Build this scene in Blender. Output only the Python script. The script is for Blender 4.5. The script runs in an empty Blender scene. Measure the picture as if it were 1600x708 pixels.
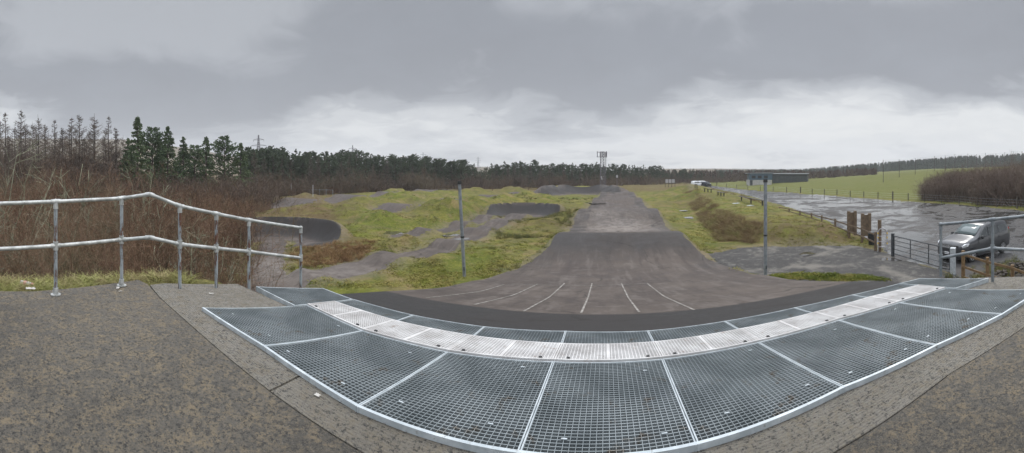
import bpy, bmesh, math, random
import numpy as np
from mathutils import Vector, Matrix
R = math.radians
rng = np.random.default_rng(7)
random.seed(7)
sc = bpy.context.scene
col = sc.collection

# ------------------------------------------------------------------ camera (a phone panorama: central cylindrical)
F, YH, X0, HC = 570.0, 270.0, 934.0, 1.5
cam = bpy.data.cameras.new("camera")
co = bpy.data.objects.new("camera", cam); col.objects.link(co)
cam.type = 'PANO'
cam.panorama_type = 'CENTRAL_CYLINDRICAL'
cam.central_cylindrical_range_u_min = -800 / F
cam.central_cylindrical_range_u_max = 800 / F
cam.central_cylindrical_range_v_min = -(708 - YH) / F
cam.central_cylindrical_range_v_max = YH / F
cam.central_cylindrical_radius = 1.0
cam.clip_start = 0.05; cam.clip_end = 20000
co.location = (0, 0, HC)
co.rotation_euler = (R(90), 0, -(800 - X0) / F)
sc.camera = co

# ------------------------------------------------------------------ world: overcast sky
SUN_EL, SUN_AZ = R(48), 0.9            # azimuth from +Y towards +X
w = bpy.data.worlds.new("World"); sc.world = w; w.use_nodes = True
nt = w.node_tree; nt.nodes.clear()
def N(t, typ, **kw):
    n = t.nodes.new(typ)
    for k, v in kw.items():
        if k == 'inp':
            for i, val in v.items(): n.inputs[i].default_value = val
        else: setattr(n, k, v)
    return n
def L(t, a, b): t.links.new(a, b)
def M(t, op, a, b=None, c=None, clamp=False):
    n = t.nodes.new('ShaderNodeMath'); n.operation = op; n.use_clamp = clamp
    for i, v in enumerate((a, b, c)):
        if v is None: continue
        if isinstance(v, (int, float)): n.inputs[i].default_value = v
        else: t.links.new(v, n.inputs[i])
    return n.outputs[0]
def smooth(t, v, a, b, lo=0.0, hi=1.0):
    n = t.nodes.new('ShaderNodeMapRange'); n.interpolation_type = 'SMOOTHSTEP'
    t.links.new(v, n.inputs[0])
    for i, q in enumerate((a, b, lo, hi)): n.inputs[i + 1].default_value = q
    return n.outputs[0]
def ramp(t, v, stops, interp='LINEAR'):
    n = t.nodes.new('ShaderNodeValToRGB'); cr = n.color_ramp; cr.interpolation = interp
    while len(cr.elements) < len(stops): cr.elements.new(0.5)
    for e, (p, c) in zip(cr.elements, stops):
        e.position = p; e.color = (c[0], c[1], c[2], 1) if not isinstance(c, (int, float)) else (c, c, c, 1)
    t.links.new(v, n.inputs[0]); return n.outputs[0]
def mixc(t, f, a, b, blend='MIX'):
    n = t.nodes.new('ShaderNodeMix'); n.data_type = 'RGBA'; n.blend_type = blend
    for sock, v in ((n.inputs[0], f), (n.inputs[6], a), (n.inputs[7], b)):
        if isinstance(v, (int, float)): sock.default_value = v
        elif isinstance(v, tuple): sock.default_value = (v[0], v[1], v[2], 1)
        else: t.links.new(v, sock)
    return n.outputs[2]
tc = N(nt, 'ShaderNodeTexCoord')
sx = N(nt, 'ShaderNodeSeparateXYZ'); L(nt, tc.outputs['Generated'], sx.inputs[0])
dx_, dy_, dz_ = sx.outputs
zc = M(nt, 'ADD', M(nt, 'MAXIMUM', dz_, 0.0), 0.17)
cb = N(nt, 'ShaderNodeCombineXYZ')
L(nt, M(nt, 'DIVIDE', dx_, zc), cb.inputs[0]); L(nt, M(nt, 'DIVIDE', dy_, zc), cb.inputs[1])
n1 = N(nt, 'ShaderNodeTexNoise', inp={'Scale': 0.55, 'Detail': 5.0, 'Roughness': 0.45, 'Distortion': 0.3}); L(nt, cb.outputs[0], n1.inputs['Vector'])
n2 = N(nt, 'ShaderNodeTexNoise', inp={'Scale': 2.6, 'Detail': 6.0, 'Roughness': 0.55, 'Distortion': 0.9}); L(nt, cb.outputs[0], n2.inputs['Vector'])
cl = M(nt, 'ADD', M(nt, 'MULTIPLY', smooth(nt, n1.outputs[0], 0.25, 0.75), 0.80), M(nt, 'MULTIPLY', smooth(nt, n2.outputs[0], 0.26, 0.74), 0.22))
# towards the right the cloud is thinner and brighter low down
azd = M(nt, 'ADD', M(nt, 'MULTIPLY', dx_, math.sin(0.95)), M(nt, 'MULTIPLY', dy_, math.cos(0.95)))
lobe = M(nt, 'MULTIPLY', smooth(nt, azd, 0.45, 1.0), smooth(nt, dz_, 0.34, 0.10))
ev = M(nt, 'ADD', dz_, M(nt, 'MULTIPLY', M(nt, 'SUBTRACT', cl, 0.50), 0.36))
ev = M(nt, 'SUBTRACT', ev, M(nt, 'MULTIPLY', lobe, 0.085))
ev = M(nt, 'ADD', ev, M(nt, 'MULTIPLY', smooth(nt, azd, 0.25, -0.6), 0.05))
ccol = ramp(nt, M(nt, 'ADD', M(nt, 'MULTIPLY', ev, 1.6), 0.2), [(0.0, (0.90, 0.90, 0.89)), (0.20, (0.80, 0.81, 0.82)), (0.33, (0.62, 0.635, 0.66)), (0.45, (0.42, 0.437, 0.472)), (0.60, (0.245, 0.258, 0.292)), (0.78, (0.262, 0.278, 0.315)), (1.0, (0.40, 0.42, 0.46))], 'EASE')
# brighter towards the zenith, as an overcast sky is
zen = smooth(nt, dz_, 0.46, 0.64, 1.0, 5.6)
ccol = mixc(nt, 1.0, ccol, (1.0, 1.0, 0.985), 'MULTIPLY')
vm = N(nt, 'ShaderNodeVectorMath', operation='SCALE'); L(nt, ccol, vm.inputs[0]); L(nt, zen, vm.inputs['Scale'])
sky = N(nt, 'ShaderNodeTexSky', sky_type='NISHITA', sun_disc=False, sun_elevation=SUN_EL, sun_rotation=SUN_AZ)
bg1 = N(nt, 'ShaderNodeBackground', inp={'Strength': 0.005}); L(nt, sky.outputs[0], bg1.inputs[0])
bg2 = N(nt, 'ShaderNodeBackground', inp={'Strength': 1.0}); L(nt, vm.outputs[0], bg2.inputs[0])
ad = N(nt, 'ShaderNodeAddShader'); L(nt, bg1.outputs[0], ad.inputs[0]); L(nt, bg2.outputs[0], ad.inputs[1])
wo = N(nt, 'ShaderNodeOutputWorld'); L(nt, ad.outputs[0], wo.inputs[0])

sun = bpy.data.lights.new("sun", 'SUN'); sun.energy = 1.5; sun.angle = R(16); sun.color = (1.0, 0.95, 0.87)
so = bpy.data.objects.new("sun", sun); col.objects.link(so)
sd = Vector((math.sin(SUN_AZ) * math.cos(SUN_EL), math.cos(SUN_AZ) * math.cos(SUN_EL), math.sin(SUN_EL)))
so.rotation_euler = sd.to_track_quat('Z', 'Y').to_euler(); so.location = (0, 0, 60)

sc.view_settings.view_transform = 'Standard'; sc.view_settings.look = 'None'
sc.view_settings.exposure = 0.0; sc.view_settings.gamma = 1.0
sc.cycles.max_bounces = 6; sc.cycles.diffuse_bounces = 3; sc.cycles.glossy_bounces = 3
sc.cycles.transparent_max_bounces = 8; sc.cycles.volume_bounces = 0
sc.cycles.use_denoising = True

# ------------------------------------------------------------------ numeric helpers
def sstep(a, b, x):
    t = np.clip((x - a) / (b - a), 0, 1); return t * t * (3 - 2 * t)
_h = np.random.default_rng(3).random((256, 256))
def vnoise(x, y, s):
    x = np.asarray(x, float) / s + 1000.3; y = np.asarray(y, float) / s + 1000.7
    xi = np.floor(x).astype(int); yi = np.floor(y).astype(int); fx = x - xi; fy = y - yi
    fx = fx * fx * (3 - 2 * fx); fy = fy * fy * (3 - 2 * fy)
    g = lambda i, j: _h[(xi + i) & 255, (yi + j) & 255]
    return (g(0, 0) * (1 - fx) + g(1, 0) * fx) * (1 - fy) + (g(0, 1) * (1 - fx) + g(1, 1) * fx) * fy - 0.5
def fbm(x, y, s, o=4):
    v = 0; a = 1.0
    for k in range(o):
        v = v + a * vnoise(np.asarray(x) + 17.3 * k, np.asarray(y) - 9.1 * k, s); s /= 2.03; a *= 0.5
    return v
def az(px): return (px - X0) / F
def pt(px, r): a = az(px); return r * math.sin(a), r * math.cos(a)
def flat(px, py, z=-3.0):
    r = (HC - z) * F / (py - YH); return pt(px, r)
def segdist(x, y, pts):
    """distance to a polyline and arc length along it"""
    best = np.full(np.shape(x), 1e9); arc = np.zeros(np.shape(x)); s0 = 0.0
    for (ax, ay), (bx, by) in zip(pts[:-1], pts[1:]):
        ex, ey = bx - ax, by - ay; l2 = ex * ex + ey * ey; l = math.sqrt(l2)
        t = np.clip(((x - ax) * ex + (y - ay) * ey) / l2, 0, 1)
        d = np.hypot(x - ax - t * ex, y - ay - t * ey); m = d < best
        best = np.where(m, d, best); arc = np.where(m, s0 + t * l, arc); s0 += l
    return best, arc
def inpoly(x, y, poly):
    c = np.zeros(np.shape(x), bool); n = len(poly)
    for i in range(n):
        x1, y1 = poly[i]; x2, y2 = poly[(i + 1) % n]
        if y1 == y2: continue
        k = ((y1 > y) != (y2 > y)) & (x < (x2 - x1) * (y - y1) / (y2 - y1) + x1); c ^= k
    return c
def polysd(x, y, poly):
    """signed distance, positive inside"""
    d, _ = segdist(x, y, list(poly) + [poly[0]])
    return np.where(inpoly(x, y, poly), d, -d)

# ------------------------------------------------------------------ the lie of the land
KS = 0.15
def S(y): return np.where(np.asarray(y) > 1.9, -KS * (np.asarray(y) - 1.9), 0.0)
RS = [3.3, 4.0, 6.3, 9.5, 13.3, 16.0, 18.0, 20.2, 21.6, 22.6, 24.0, 27.0, 31.0, 34.6, 36.2, 38.0, 42.0, 50.0, 54.5, 56.0, 58.0, 63.0, 69.0, 72.0, 76.0, 90.0]
RZ = [-.33, -.36, -.93, -1.75, -2.53, -2.90, -3.0, -2.50, -2.22, -2.20, -2.40, -2.95, -3.0, -2.24, -2.1, -2.22, -3.0, -3.0, -2.42, -2.33, -2.45, -3.0, -2.7, -2.3, -2.5, -3.0]
_sg = np.linspace(3.3, 90, 2400); _zg = np.interp(_sg, RS, RZ)
_k = np.ones(25) / 25; _zg = np.convolve(np.pad(_zg, 12, 'edge'), _k, 'valid')
def rampz(s): return np.interp(s, _sg, _zg)
def rampc(s): return 0.45 + 0.05 * (s - 4)
def ramphw(s): return np.interp(s, [3.3, 6, 12, 16, 20, 23, 32, 56, 76], [4.3, 4.7, 5.2, 5.0, 4.0, 3.8, 4.0, 3.6, 3.2])
TR = {  # the other tracks: points, half width, roller height, roller length
    'D': ([flat(*p) for p in [(818, 336), (778, 350), (742, 366), (708, 382), (680, 392), (640, 402), (600, 410), (540, 423), (470, 440), (405, 455)]], 1.0, 0.34, 5.2),
    'E': ([flat(*p) for p in [(432, 371), (425, 385), (419, 400), (416, 420), (420, 455)]], .85, 0.0, 9),
    'C': ([flat(*p) for p in [(630, 369), (660, 366), (700, 360), (728, 352), (755, 344), (778, 337)]], .8, 0.42, 5.0),
    'B': ([flat(*p) for p in [(590, 331), (650, 324), (700, 319), (745, 314), (800, 306), (850, 304)]], 2.0, 0.7, 11),
    'A': ([flat(*p) for p in [(440, 322), (520, 314), (580, 309), (640, 303.5), (690, 300.5)]], 3.2, 0.8, 12),
    'G': ([flat(*p) for p in [(610, 298), (690, 296.5)]], 3.0, 0.0, 12),
}
BERM = [  # centre, inner radius, height, start angle, end angle (atan2 of dx, dy), rise length
    (flat(430, 383), 2.8, 1.25, -1.7, .95, 1.3, .75),
    (flat(818, 339.5), 2.3, 1.15, -1.5, 1.35, 1.5, .35),
    ((-3.0, 71.0), 5.6, 1.9, -1.35, 1.2, 3.0, .4),
]
MOUND = [(560, 318, .7, 3.2), (605, 322, .6, 3), (745, 336, .6, 2.2), (665, 352, .5, 2.2), (600, 352, .5, 2.6), (730, 344, .45, 1.8), (540, 360, .35, 2.4), (790, 318, .8, 3), (850, 318, .7, 4), (800, 300, .9, 5), (740, 302, .9, 5), (480, 312, .7, 4), (620, 302, .8, 5), (760, 400, .25, 2), (690, 412, .25, 1.6), (470, 336, .75, 5.0), (535, 341, .7, 4.0), (590, 345, .45, 4.0), (680, 337, .9, 3.4), (712, 338, .8, 3.2), (620, 315, .9, 5), (765, 322, 1.0, 5), (735, 327, .7, 4), (820, 312, .8, 5), (880, 344, .5, 2.5),
         (905, 322, .4, 4), (500, 392, .28, 3.0), (560, 386, .3, 2.5), (640, 385, .3, 2), (850, 352, .35, 2.5), (560, 326, .6, 4), (700, 307, .8, 6), (650, 309, .7, 5), (640, 318, .5, 4), (1047, 308, .6, 5), (1075, 312, .8, 4), (1065, 300, .9, 6)]
RIDGE = [flat(*p, z=-2.1) for p in [(1074, 291.5), (1080, 297), (1100, 311), (1130, 331), (1165, 349), (1215, 356), (1275, 358), (1298, 350), (1270, 341), (1215, 325), (1160, 307), (1115, 296), (1098, 290.5)]]
CARPX = [1085, 1110, 1170, 1300, 1450, 1600, 1800]; CARPY = [288.5, 290, 297.5, 306, 318, 331, 345]
_ca = [az(p) for p in CARPX]; _cr = [4.5 * F / (p - YH) for p in CARPY]
def carfar(a): return np.interp(a, _ca, _cr)
NEARPX = [(1087, 291), (1130, 298), (1170, 306), (1215, 320), (1262, 335), (1305, 352), (1345, 369), (1392, 401), (1480, 427), (1500, 438)]
_na = [az(p[0]) for p in NEARPX]; _nr = [4.5 * F / (p[1] - YH) for p in NEARPX]
def carnear(a): return np.interp(a, _na + [az(1600), az(1750)], _nr + [13.0, 13.0])
HPX = [0, 1085, 1200, 1300, 1400, 1460, 1600, 1800]
H150 = [-3, -3, -2.4, -.9, 1.2, 2.7, 4.2, 5.0]
EFX = [-900, -200, 0, 100, 200, 300, 420, 725, 738, 763, 775, 950, 1030, 1150, 1250, 1400, 1600, 1800, 2600]
EFY = [235, 222, 219, 218, 221, 236, 256, 264, 261, 261, 266, 268, 264, 264, 266, 262, 256, 250, 240]
def H(x, y):
    x = np.asarray(x, float); y = np.asarray(y, float)
    r = np.hypot(x, y); a = np.arctan2(x, y)
    b = np.full(x.shape, -3.0)
    b += 0.24 * fbm(x, y, 7.0, 4) * sstep(8, 16, r) + 0.10 * fbm(x, y, 1.6, 3)
    # far land
    h150 = np.interp(a, [az(p) for p in HPX], H150); e = np.interp(a, [az(p) for p in EFX], EFY)
    r0 = np.where(a > az(1085), carfar(a) + 4, 90.0)
    zfar = HC + (YH - e) / F * 1200.0
    z400 = -3 + (h150 + 3) * 1.5
    up = np.where(a > az(1085), sstep(0, 1, (r - r0) / (150 - r0 + 1e-6)), 0)
    b = b + up * (h150 + 3)
    b = b + sstep(150, 400, r) * (z400 - h150)
    b = b + sstep(350, 1200, r) * (zfar - z400) * (1 + 0.15 * fbm(x, y, 400, 3))
    b += sstep(120, 300, r) * 1.2 * fbm(x, y, 60, 3)
    for px, py, h, s in MOUND:
        cx, cy = flat(px, py); q = ((x - cx) ** 2 + (y - cy) ** 2) / (s * s)
        b += 1.5 * h * np.exp(-q * 2.0) * (1 + 0.5 * vnoise(x, y, 1.2))
    # ditch right of the first straight
    d, _ = segdist(x, y, [flat(*p) for p in [(1062, 318), (1075, 335), (1100, 352), (1125, 372)]])
    b -= 0.35 * np.exp(-(d / 1.0) ** 2)
    # grass ridge beside the car park
    sd_ = polysd(x, y, RIDGE)
    rd = sstep(-1.9, 0.6, sd_ + 0.35 * vnoise(x, y, 2.0))
    b = b + rd * (0.95 + 0.12 * fbm(x, y, 5, 2))
    # car park
    cm = sstep(0, 1.2, r - carnear(a)) * sstep(0, 2.5, carfar(a) - r) * (a > az(1080)) * (a < 1.9)
    b = b * (1 - cm) + cm * (-3.0)
    # tracks
    for k, (pts, hw, amp, wl) in TR.items():
        d, arc = segdist(x, y, pts); tot = sum(math.dist(p, q) for p, q in zip(pts[:-1], pts[1:]))
        m = sstep(hw + 0.9, hw - 0.1, d)
        roll = amp * np.maximum(0, np.sin(arc / wl * 2 * math.pi - 0.6)) ** 1.3 * sstep(0, 2, arc) * sstep(0, 2, tot - arc)
        b = b * (1 - m) + m * (-2.98 + roll)
    # first straight and start ramp
    s = y; dd = np.abs(x - rampc(s)) - ramphw(s)
    rz = rampz(s)
    on = (s > 3.3) & (s < 84)
    m = sstep(0.9, -0.1, dd) * on * sstep(84, 78, s)
    flatpart = np.where(s > 17, b * (1 - m) + m * rz, b)
    side = np.where((s <= 17.5) & (s > 3.3), rz - 0.02 - np.maximum(0, dd) * 0.75, -99)
    b = np.maximum(flatpart, side)
    # berms
    for (c, Ri, Hh, a0, a1, rise, tp) in BERM:
        ex, ey = x - c[0], y - c[1]; q = np.hypot(ex, ey); ph = np.arctan2(ex, ey)
        span = sstep(a0 - 0.35, a0 + 0.30, ph) * sstep(a1 + tp, a1 - tp, ph)
        u = (q - Ri) / rise
        prof = np.where(u < 1, np.clip(u, 0, 1) ** 1.5, 1 - sstep(1.12, 2.2, u))
        b = np.where(q < Ri + rise * 2.3, np.maximum(b * sstep(0.0, 1.0, 1 + 0 * b) , np.where(q < Ri + rise * 2.2, -2.98 + Hh * prof * span, -99)), b)
    # start hill
    ex = np.maximum(np.maximum(-5.3 - x, x - 5.5), 0)
    ey = np.maximum(y - np.interp(x, [-5, -4.2, 4.6, 5.5], [3.0, 3.6, 3.6, 3.0]), 0)
    d = np.hypot(ex, ey)
    hz = S(np.minimum(y, 3.9)) - 0.16 - 0.75 * np.maximum(0, d - 0.15) + 0.05 * fbm(x, y, .8, 2) * (d > 0)
    b = np.maximum(b, hz)
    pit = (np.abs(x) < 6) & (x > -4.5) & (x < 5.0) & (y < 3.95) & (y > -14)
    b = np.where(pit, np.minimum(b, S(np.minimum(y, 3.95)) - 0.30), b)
    return b
_rr = np.concatenate([np.arange(3.0, 60, 0.05), np.geomspace(60, 1600, 900)])
def hit(px, py, rmin=3.0):
    """where the line of sight through a pixel of the photograph meets the ground"""
    a = az(px); rr = _rr[_rr >= rmin]
    zz = H(rr * math.sin(a), rr * math.cos(a)); ls = HC - (py - YH) / F * rr
    k = np.argmax(zz >= ls)
    r = rr[k] if zz[k] >= ls[k] else rr[-1]
    return Vector((r * math.sin(a), r * math.cos(a), float(zz[k])))
def gz(x, y): return float(H(np.array([x]), np.array([y]))[0])

def masks(x, y):
    r = np.hypot(x, y); a = np.arctan2(x, y)
    nz = 0.35 * fbm(x, y, 0.9, 3) + 0.25 * vnoise(x, y, 3.0)
    tr = np.full(x.shape, -9.0); dark = np.zeros(x.shape)
    for k, (pts, hw, amp, wl) in TR.items():
        d, arc = segdist(x, y, pts); tr = np.maximum(tr, hw - d + nz * 0.6)
    s = y; dd = np.where((s > 3.3) & (s < 84), ramphw(s) - np.abs(x - rampc(s)), -9)
    dd = dd + nz * 0.7 * sstep(9, 14, s)
    tr = np.maximum(tr, dd)
    onr = (dd > -0.3)
    dark = np.maximum(dark, onr * sstep(6.38, 6.25, s))
    dark = np.maximum(dark, onr * 0.75 * sstep(18.0, 20.2, s + nz * 2) * sstep(22.9, 22.2, s + nz * .6))
    dark = np.maximum(dark, onr * 0.5 * sstep(14, 20, r) * (dd < 1.2) * sstep(0.3, -0.1, nz))
    for i, (c, Ri, Hh, a0, a1, rise, tp) in enumerate(BERM):
        ex, ey = x - c[0], y - c[1]; q = np.hypot(ex, ey); ph = np.arctan2(ex, ey)
        span = (ph > a0 - 0.2) & (ph < a1 + tp)
        bm_ = np.where(span & (q > Ri - 1.3), (Ri + rise * 1.06 * np.clip((a1 + tp - ph) / (1.4 * tp), 0, 1) ** .5 - q), -9)
        tr = np.maximum(tr, bm_); dark = np.maximum(dark, (bm_ > 0) * 0.9 * sstep(Ri * .9, Ri * 1.15, q))
    # car park
    cp = np.minimum(r - carnear(a), carfar(a) - r) + nz * 0.5
    cp = np.where((a > az(1080)) & (a < 1.9), cp, -9)
    rd = polysd(x, y, RIDGE)
    cp = np.where(rd > -1.6, -9, cp)
    # gravel yard between the start hill and the gate, and gravel spill left
    GY = [flat(*p) for p in [(1104, 396), (1150, 391), (1230, 388), (1330, 386), (1375, 392), (1400, 402), (1480, 428), (1510, 445), (1420, 443), (1372, 436), (1325, 432), (1250, 430), (1160, 430), (1130, 420)]]
    gr = polysd(x, y, GY) + nz * 0.6
    gr = np.maximum(gr, np.where((x > 5) & (x < 12) & (y < 13) & (r < 15), 0.5, -9))
    return tr, dark, cp, gr

# ------------------------------------------------------------------ object helpers
def tag(o, label=None, cat=None, group=None, kind=None):
    if label: o["label"] = label
    if cat: o["category"] = cat
    if group: o["group"] = group
    if kind: o["kind"] = kind
    return o
def thing(name, label, cat, loc=(0, 0, 0), rz=0, group=None):
    o = bpy.data.objects.new(name, None); col.objects.link(o)
    o.location = loc; o.rotation_euler = (0, 0, rz); o.empty_display_size = 0.2
    return tag(o, label, cat, group)
def mesh_np(name, V, Fc, mat, parent=None, smooth_=False, mats=None, midx=None):
    me = bpy.data.meshes.new(name)
    V = np.asarray(V, np.float32)
    if isinstance(Fc, np.ndarray):
        n, k = Fc.shape
        me.vertices.add(len(V)); me.vertices.foreach_set('co', V.ravel())
        me.loops.add(n * k); me.loops.foreach_set('vertex_index', Fc.astype(np.int32).ravel())
        me.polygons.add(n); me.polygons.foreach_set('loop_start', np.arange(0, n * k, k, dtype=np.int32))
        me.polygons.foreach_set('loop_total', np.full(n, k, np.int32))
        me.update(calc_edges=True)
    else:
        me.from_pydata([tuple(v) for v in V], [], Fc)
    if mats:
        for m_ in mats: me.materials.append(m_)
        if midx is not None: me.polygons.foreach_set('material_index', np.asarray(midx, np.int32))
    else: me.materials.append(mat)
    if smooth_: me.polygons.foreach_set('use_smooth', np.ones(len(me.polygons), bool))
    me.validate()
    o = bpy.data.objects.new(name, me); col.objects.link(o)
    if parent: o.parent = parent
    return o
class MB:
    def __init__(s): s.v = []; s.f = []
    def add(s, vs, fs):
        b = len(s.v); s.v += [tuple(v) for v in vs]; s.f += [tuple(i + b for i in f) for f in fs]; return s
    def box(s, c, d, rz=0, m=None):
        hx, hy, hz = d[0] / 2, d[1] / 2, d[2] / 2
        vs = [Vector((i * hx, j * hy, k * hz)) for k in (-1, 1) for j in (-1, 1) for i in (-1, 1)]
        mm = m if m is not None else Matrix.Rotation(rz, 3, 'Z')
        vs = [mm @ v + Vector(c) for v in vs]
        return s.add(vs, [(0, 2, 3, 1), (4, 5, 7, 6), (0, 1, 5, 4), (2, 6, 7, 3), (0, 4, 6, 2), (1, 3, 7, 5)])
    def beam(s, a, b, wd, ht):
        a, b = Vector(a), Vector(b); d = b - a; l = d.length
        q = d.to_track_quat('X', 'Z').to_matrix()
        return s.box((a + b) / 2, (l, wd, ht), m=q)
    def tube(s, a, b, r0, r1=None, n=8, cap=True):
        r1 = r0 if r1 is None else r1; a, b = Vector(a), Vector(b); d = b - a
        if d.length < 1e-6: return s
        q = d.to_track_quat('Z', 'Y').to_matrix()
        ring = [q @ Vector((math.cos(2 * math.pi * i / n), math.sin(2 * math.pi * i / n), 0)) for i in range(n)]
        vs = [a + p * r0 for p in ring] + [b + p * r1 for p in ring]
        fs = [(i, (i + 1) % n, n + (i + 1) % n, n + i) for i in range(n)]
        if cap: fs += [tuple(range(n - 1, -1, -1)), tuple(range(n, 2 * n))]
        return s.add(vs, fs)
    def path(s, pts, r, n=8):
        for p, q in zip(pts[:-1], pts[1:]): s.tube(p, q, r, r, n)
        for p in pts[1:-1]: s.ball(p, r * 1.0, n)
        return s
    def ball(s, c, r, n=8, sc_=(1, 1, 1)):
        c = Vector(c); vs = [c + Vector((0, 0, -r * sc_[2]))]; m = n // 2
        for j in range(1, m):
            t = math.pi * j / m
            for i in range(n):
                p = 2 * math.pi * i / n
                vs.append(c + Vector((r * sc_[0] * math.sin(t) * math.cos(p), r * sc_[1] * math.sin(t) * math.sin(p), -r * sc_[2] * math.cos(t))))
        vs.append(c + Vector((0, 0, r * sc_[2]))); fs = []
        for i in range(n): fs.append((0, 1 + (i + 1) % n, 1 + i))
        for j in range(m - 2):
            for i in range(n):
                a = 1 + j * n; fs.append((a + i, a + (i + 1) % n, a + n + (i + 1) % n, a + n + i))
        a = 1 + (m - 2) * n
        for i in range(n): fs.append((a + i, a + (i + 1) % n, len(vs) - 1))
        return s.add(vs, fs)
    def prism(s, poly, h0, h1, f):
        """poly of 2-D points; f(u, v, h) -> 3-D"""
        n = len(poly); vs = [f(u, v, h0) for u, v in poly] + [f(u, v, h1) for u, v in poly]
        return s.add(vs, [tuple(range(n - 1, -1, -1)), tuple(range(n, 2 * n))] + [(i, (i + 1) % n, n + (i + 1) % n, n + i) for i in range(n)])
    def build(s, name, mat, parent=None, smooth_=False, bevel=0, angle=None):
        o = mesh_np(name, s.v, s.f, mat, parent, smooth_)
        if bevel:
            m = o.modifiers.new('bevel', 'BEVEL'); m.width = bevel; m.segments = 2; m.limit_method = 'ANGLE'
        if angle:
            o.data.set_sharp_from_angle(angle=angle)
        return o
def copy_tree(o, parent=None):
    c = o.copy(); col.objects.link(c)
    if parent: c.parent = parent
    for ch in list(o.children): copy_tree(ch, c)
    return c

# ------------------------------------------------------------------ materials
def mat(name, base=(0.5, 0.5, 0.5), rough=0.6, metal=0.0, spec=0.5):
    m = bpy.data.materials.new(name); m.use_nodes = True
    b = m.node_tree.nodes['Principled BSDF']
    b.inputs['Base Color'].default_value = (*base, 1); b.inputs['Roughness'].default_value = rough
    b.inputs['Metallic'].default_value = metal; b.inputs['Specular IOR Level'].default_value = spec
    return m, m.node_tree, b
def noise(t, vec, scale, detail=4, rough=0.55, dist=0.0):
    n = N(t, 'ShaderNodeTexNoise', inp={'Scale': scale, 'Detail': detail, 'Roughness': rough, 'Distortion': dist})
    if vec is not None: L(t, vec, n.inputs['Vector'])
    return n.outputs[0]
def objco(t): return N(t, 'ShaderNodeTexCoord').outputs['Object']
def bump(t, b, h, strength, dist=0.02):
    n = N(t, 'ShaderNodeBump', inp={'Strength': strength, 'Distance': dist}); L(t, h, n.inputs['Height']); L(t, n.outputs[0], b.inputs['Normal'])
def attr(t, nm): return N(t, 'ShaderNodeAttribute', attribute_name=nm).outputs['Fac']
def mottled(name, c1, c2, scale=6, rough=0.6, metal=0.0, bumpv=0.0, c3=None, detail=5, spec=0.5, lo=0.35, hi=0.65):
    m, t, b = mat(name, c1, rough, metal, spec); v = objco(t)
    n = noise(t, v, scale, detail, 0.6)
    c = mixc(t, smooth(t, n, lo, hi), c1, c2)
    if c3: c = mixc(t, smooth(t, noise(t, v, scale * 3.1, 4, 0.7), 0.58, 0.72), c, c3)
    L(t, c, b.inputs['Base Color'])
    if bumpv: bump(t, b, n, bumpv)
    return m
# grass
m_grass, t, b = mat('grass_ground', rough=0.95, spec=0.15); v = objco(t)
nA = noise(t, v, 0.16, 6, 0.6, 0.4); nB = noise(t, v, 0.9, 6, 0.65); nC = noise(t, v, 7.0, 5, 0.7); nD = noise(t, v, 0.45, 5, 0.6, 0.8)
c = mixc(t, smooth(t, nA, 0.36, 0.64), (0.112, 0.126, 0.018), (0.175, 0.148, 0.038))
c = mixc(t, smooth(t, nB, 0.34, 0.66), c, (0.066, 0.080, 0.014))
nE = noise(t, v, 0.28, 6, 0.7, 1.2)
c = mixc(t, M(t, 'MULTIPLY', smooth(t, nD, 0.50, 0.66), 0.9), c, (0.18, 0.135, 0.062))
c = mixc(t, M(t, 'MULTIPLY', smooth(t, nE, 0.50, 0.62), 0.7), c, (0.105, 0.092, 0.038))
c = mixc(t, M(t, 'MULTIPLY', smooth(t, nC, 0.50, 0.75), 0.6), c, (0.29, 0.26, 0.09))
c = mixc(t, M(t, 'MULTIPLY', smooth(t, nC, 0.48, 0.28), 0.6), c, (0.045, 0.055, 0.014))
c = mixc(t, M(t, 'MULTIPLY', attr(t, 'brown'), smooth(t, nB, 0.2, 0.6)), c, (0.098, 0.066, 0.036))
c = mixc(t, M(t, 'MULTIPLY', attr(t, 'dirt'), smooth(t, nC, 0.3, 0.55)), c, (0.15, 0.125, 0.095))
c = mixc(t, attr(t, 'lush'), c, mixc(t, smooth(t, nB, .3, .7), (0.078, 0.092, 0.020), (0.122, 0.124, 0.036)))
L(t, c, b.inputs['Base Color'])
bump(t, b, M(t, 'ADD', M(t, 'MULTIPLY', nC, 0.4), M(t, 'ADD', nB, M(t, 'MULTIPLY', noise(t, v, 30, 3, .7), .15))), 0.9, 0.16)
# track
m_track, t, b = mat('track_tarmac', rough=0.6, spec=0.22); v = objco(t)
nA = noise(t, v, 0.35, 6, 0.62, 0.5); nB = noise(t, v, 2.2, 6, 0.7); nC = noise(t, v, 55, 3, 0.7)
c = mixc(t, smooth(t, nA, 0.34, 0.66), (0.050, 0.038, 0.032), (0.088, 0.072, 0.062))
c = mixc(t, M(t, 'MULTIPLY', smooth(t, nB, 0.5, 0.72), 0.6), c, (0.125, 0.106, 0.093))
mp = N(t, 'ShaderNodeMapping'); L(t, v, mp.inputs[0]); mp.inputs['Scale'].default_value = (1.6, 0.14, 1); nS = noise(t, mp.outputs[0], 1.6, 5, 0.65, .3)
c = mixc(t, M(t, 'MULTIPLY', smooth(t, nS, 0.52, 0.66), 0.55), c, (0.040, 0.032, 0.029)); c = mixc(t, M(t, 'MULTIPLY', smooth(t, nS, 0.47, 0.36), 0.45), c, (0.125, 0.106, 0.094))
dk = mixc(t, smooth(t, nA, 0.3, 0.7), (0.018, 0.017, 0.017), (0.034, 0.031, 0.030))
c = mixc(t, attr(t, 'dark'), c, dk)
c = mixc(t, M(t, 'MULTIPLY', attr(t, 'dusty'), smooth(t, nB, 0.3, 0.6)), c, (0.20, 0.175, 0.155))
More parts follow.
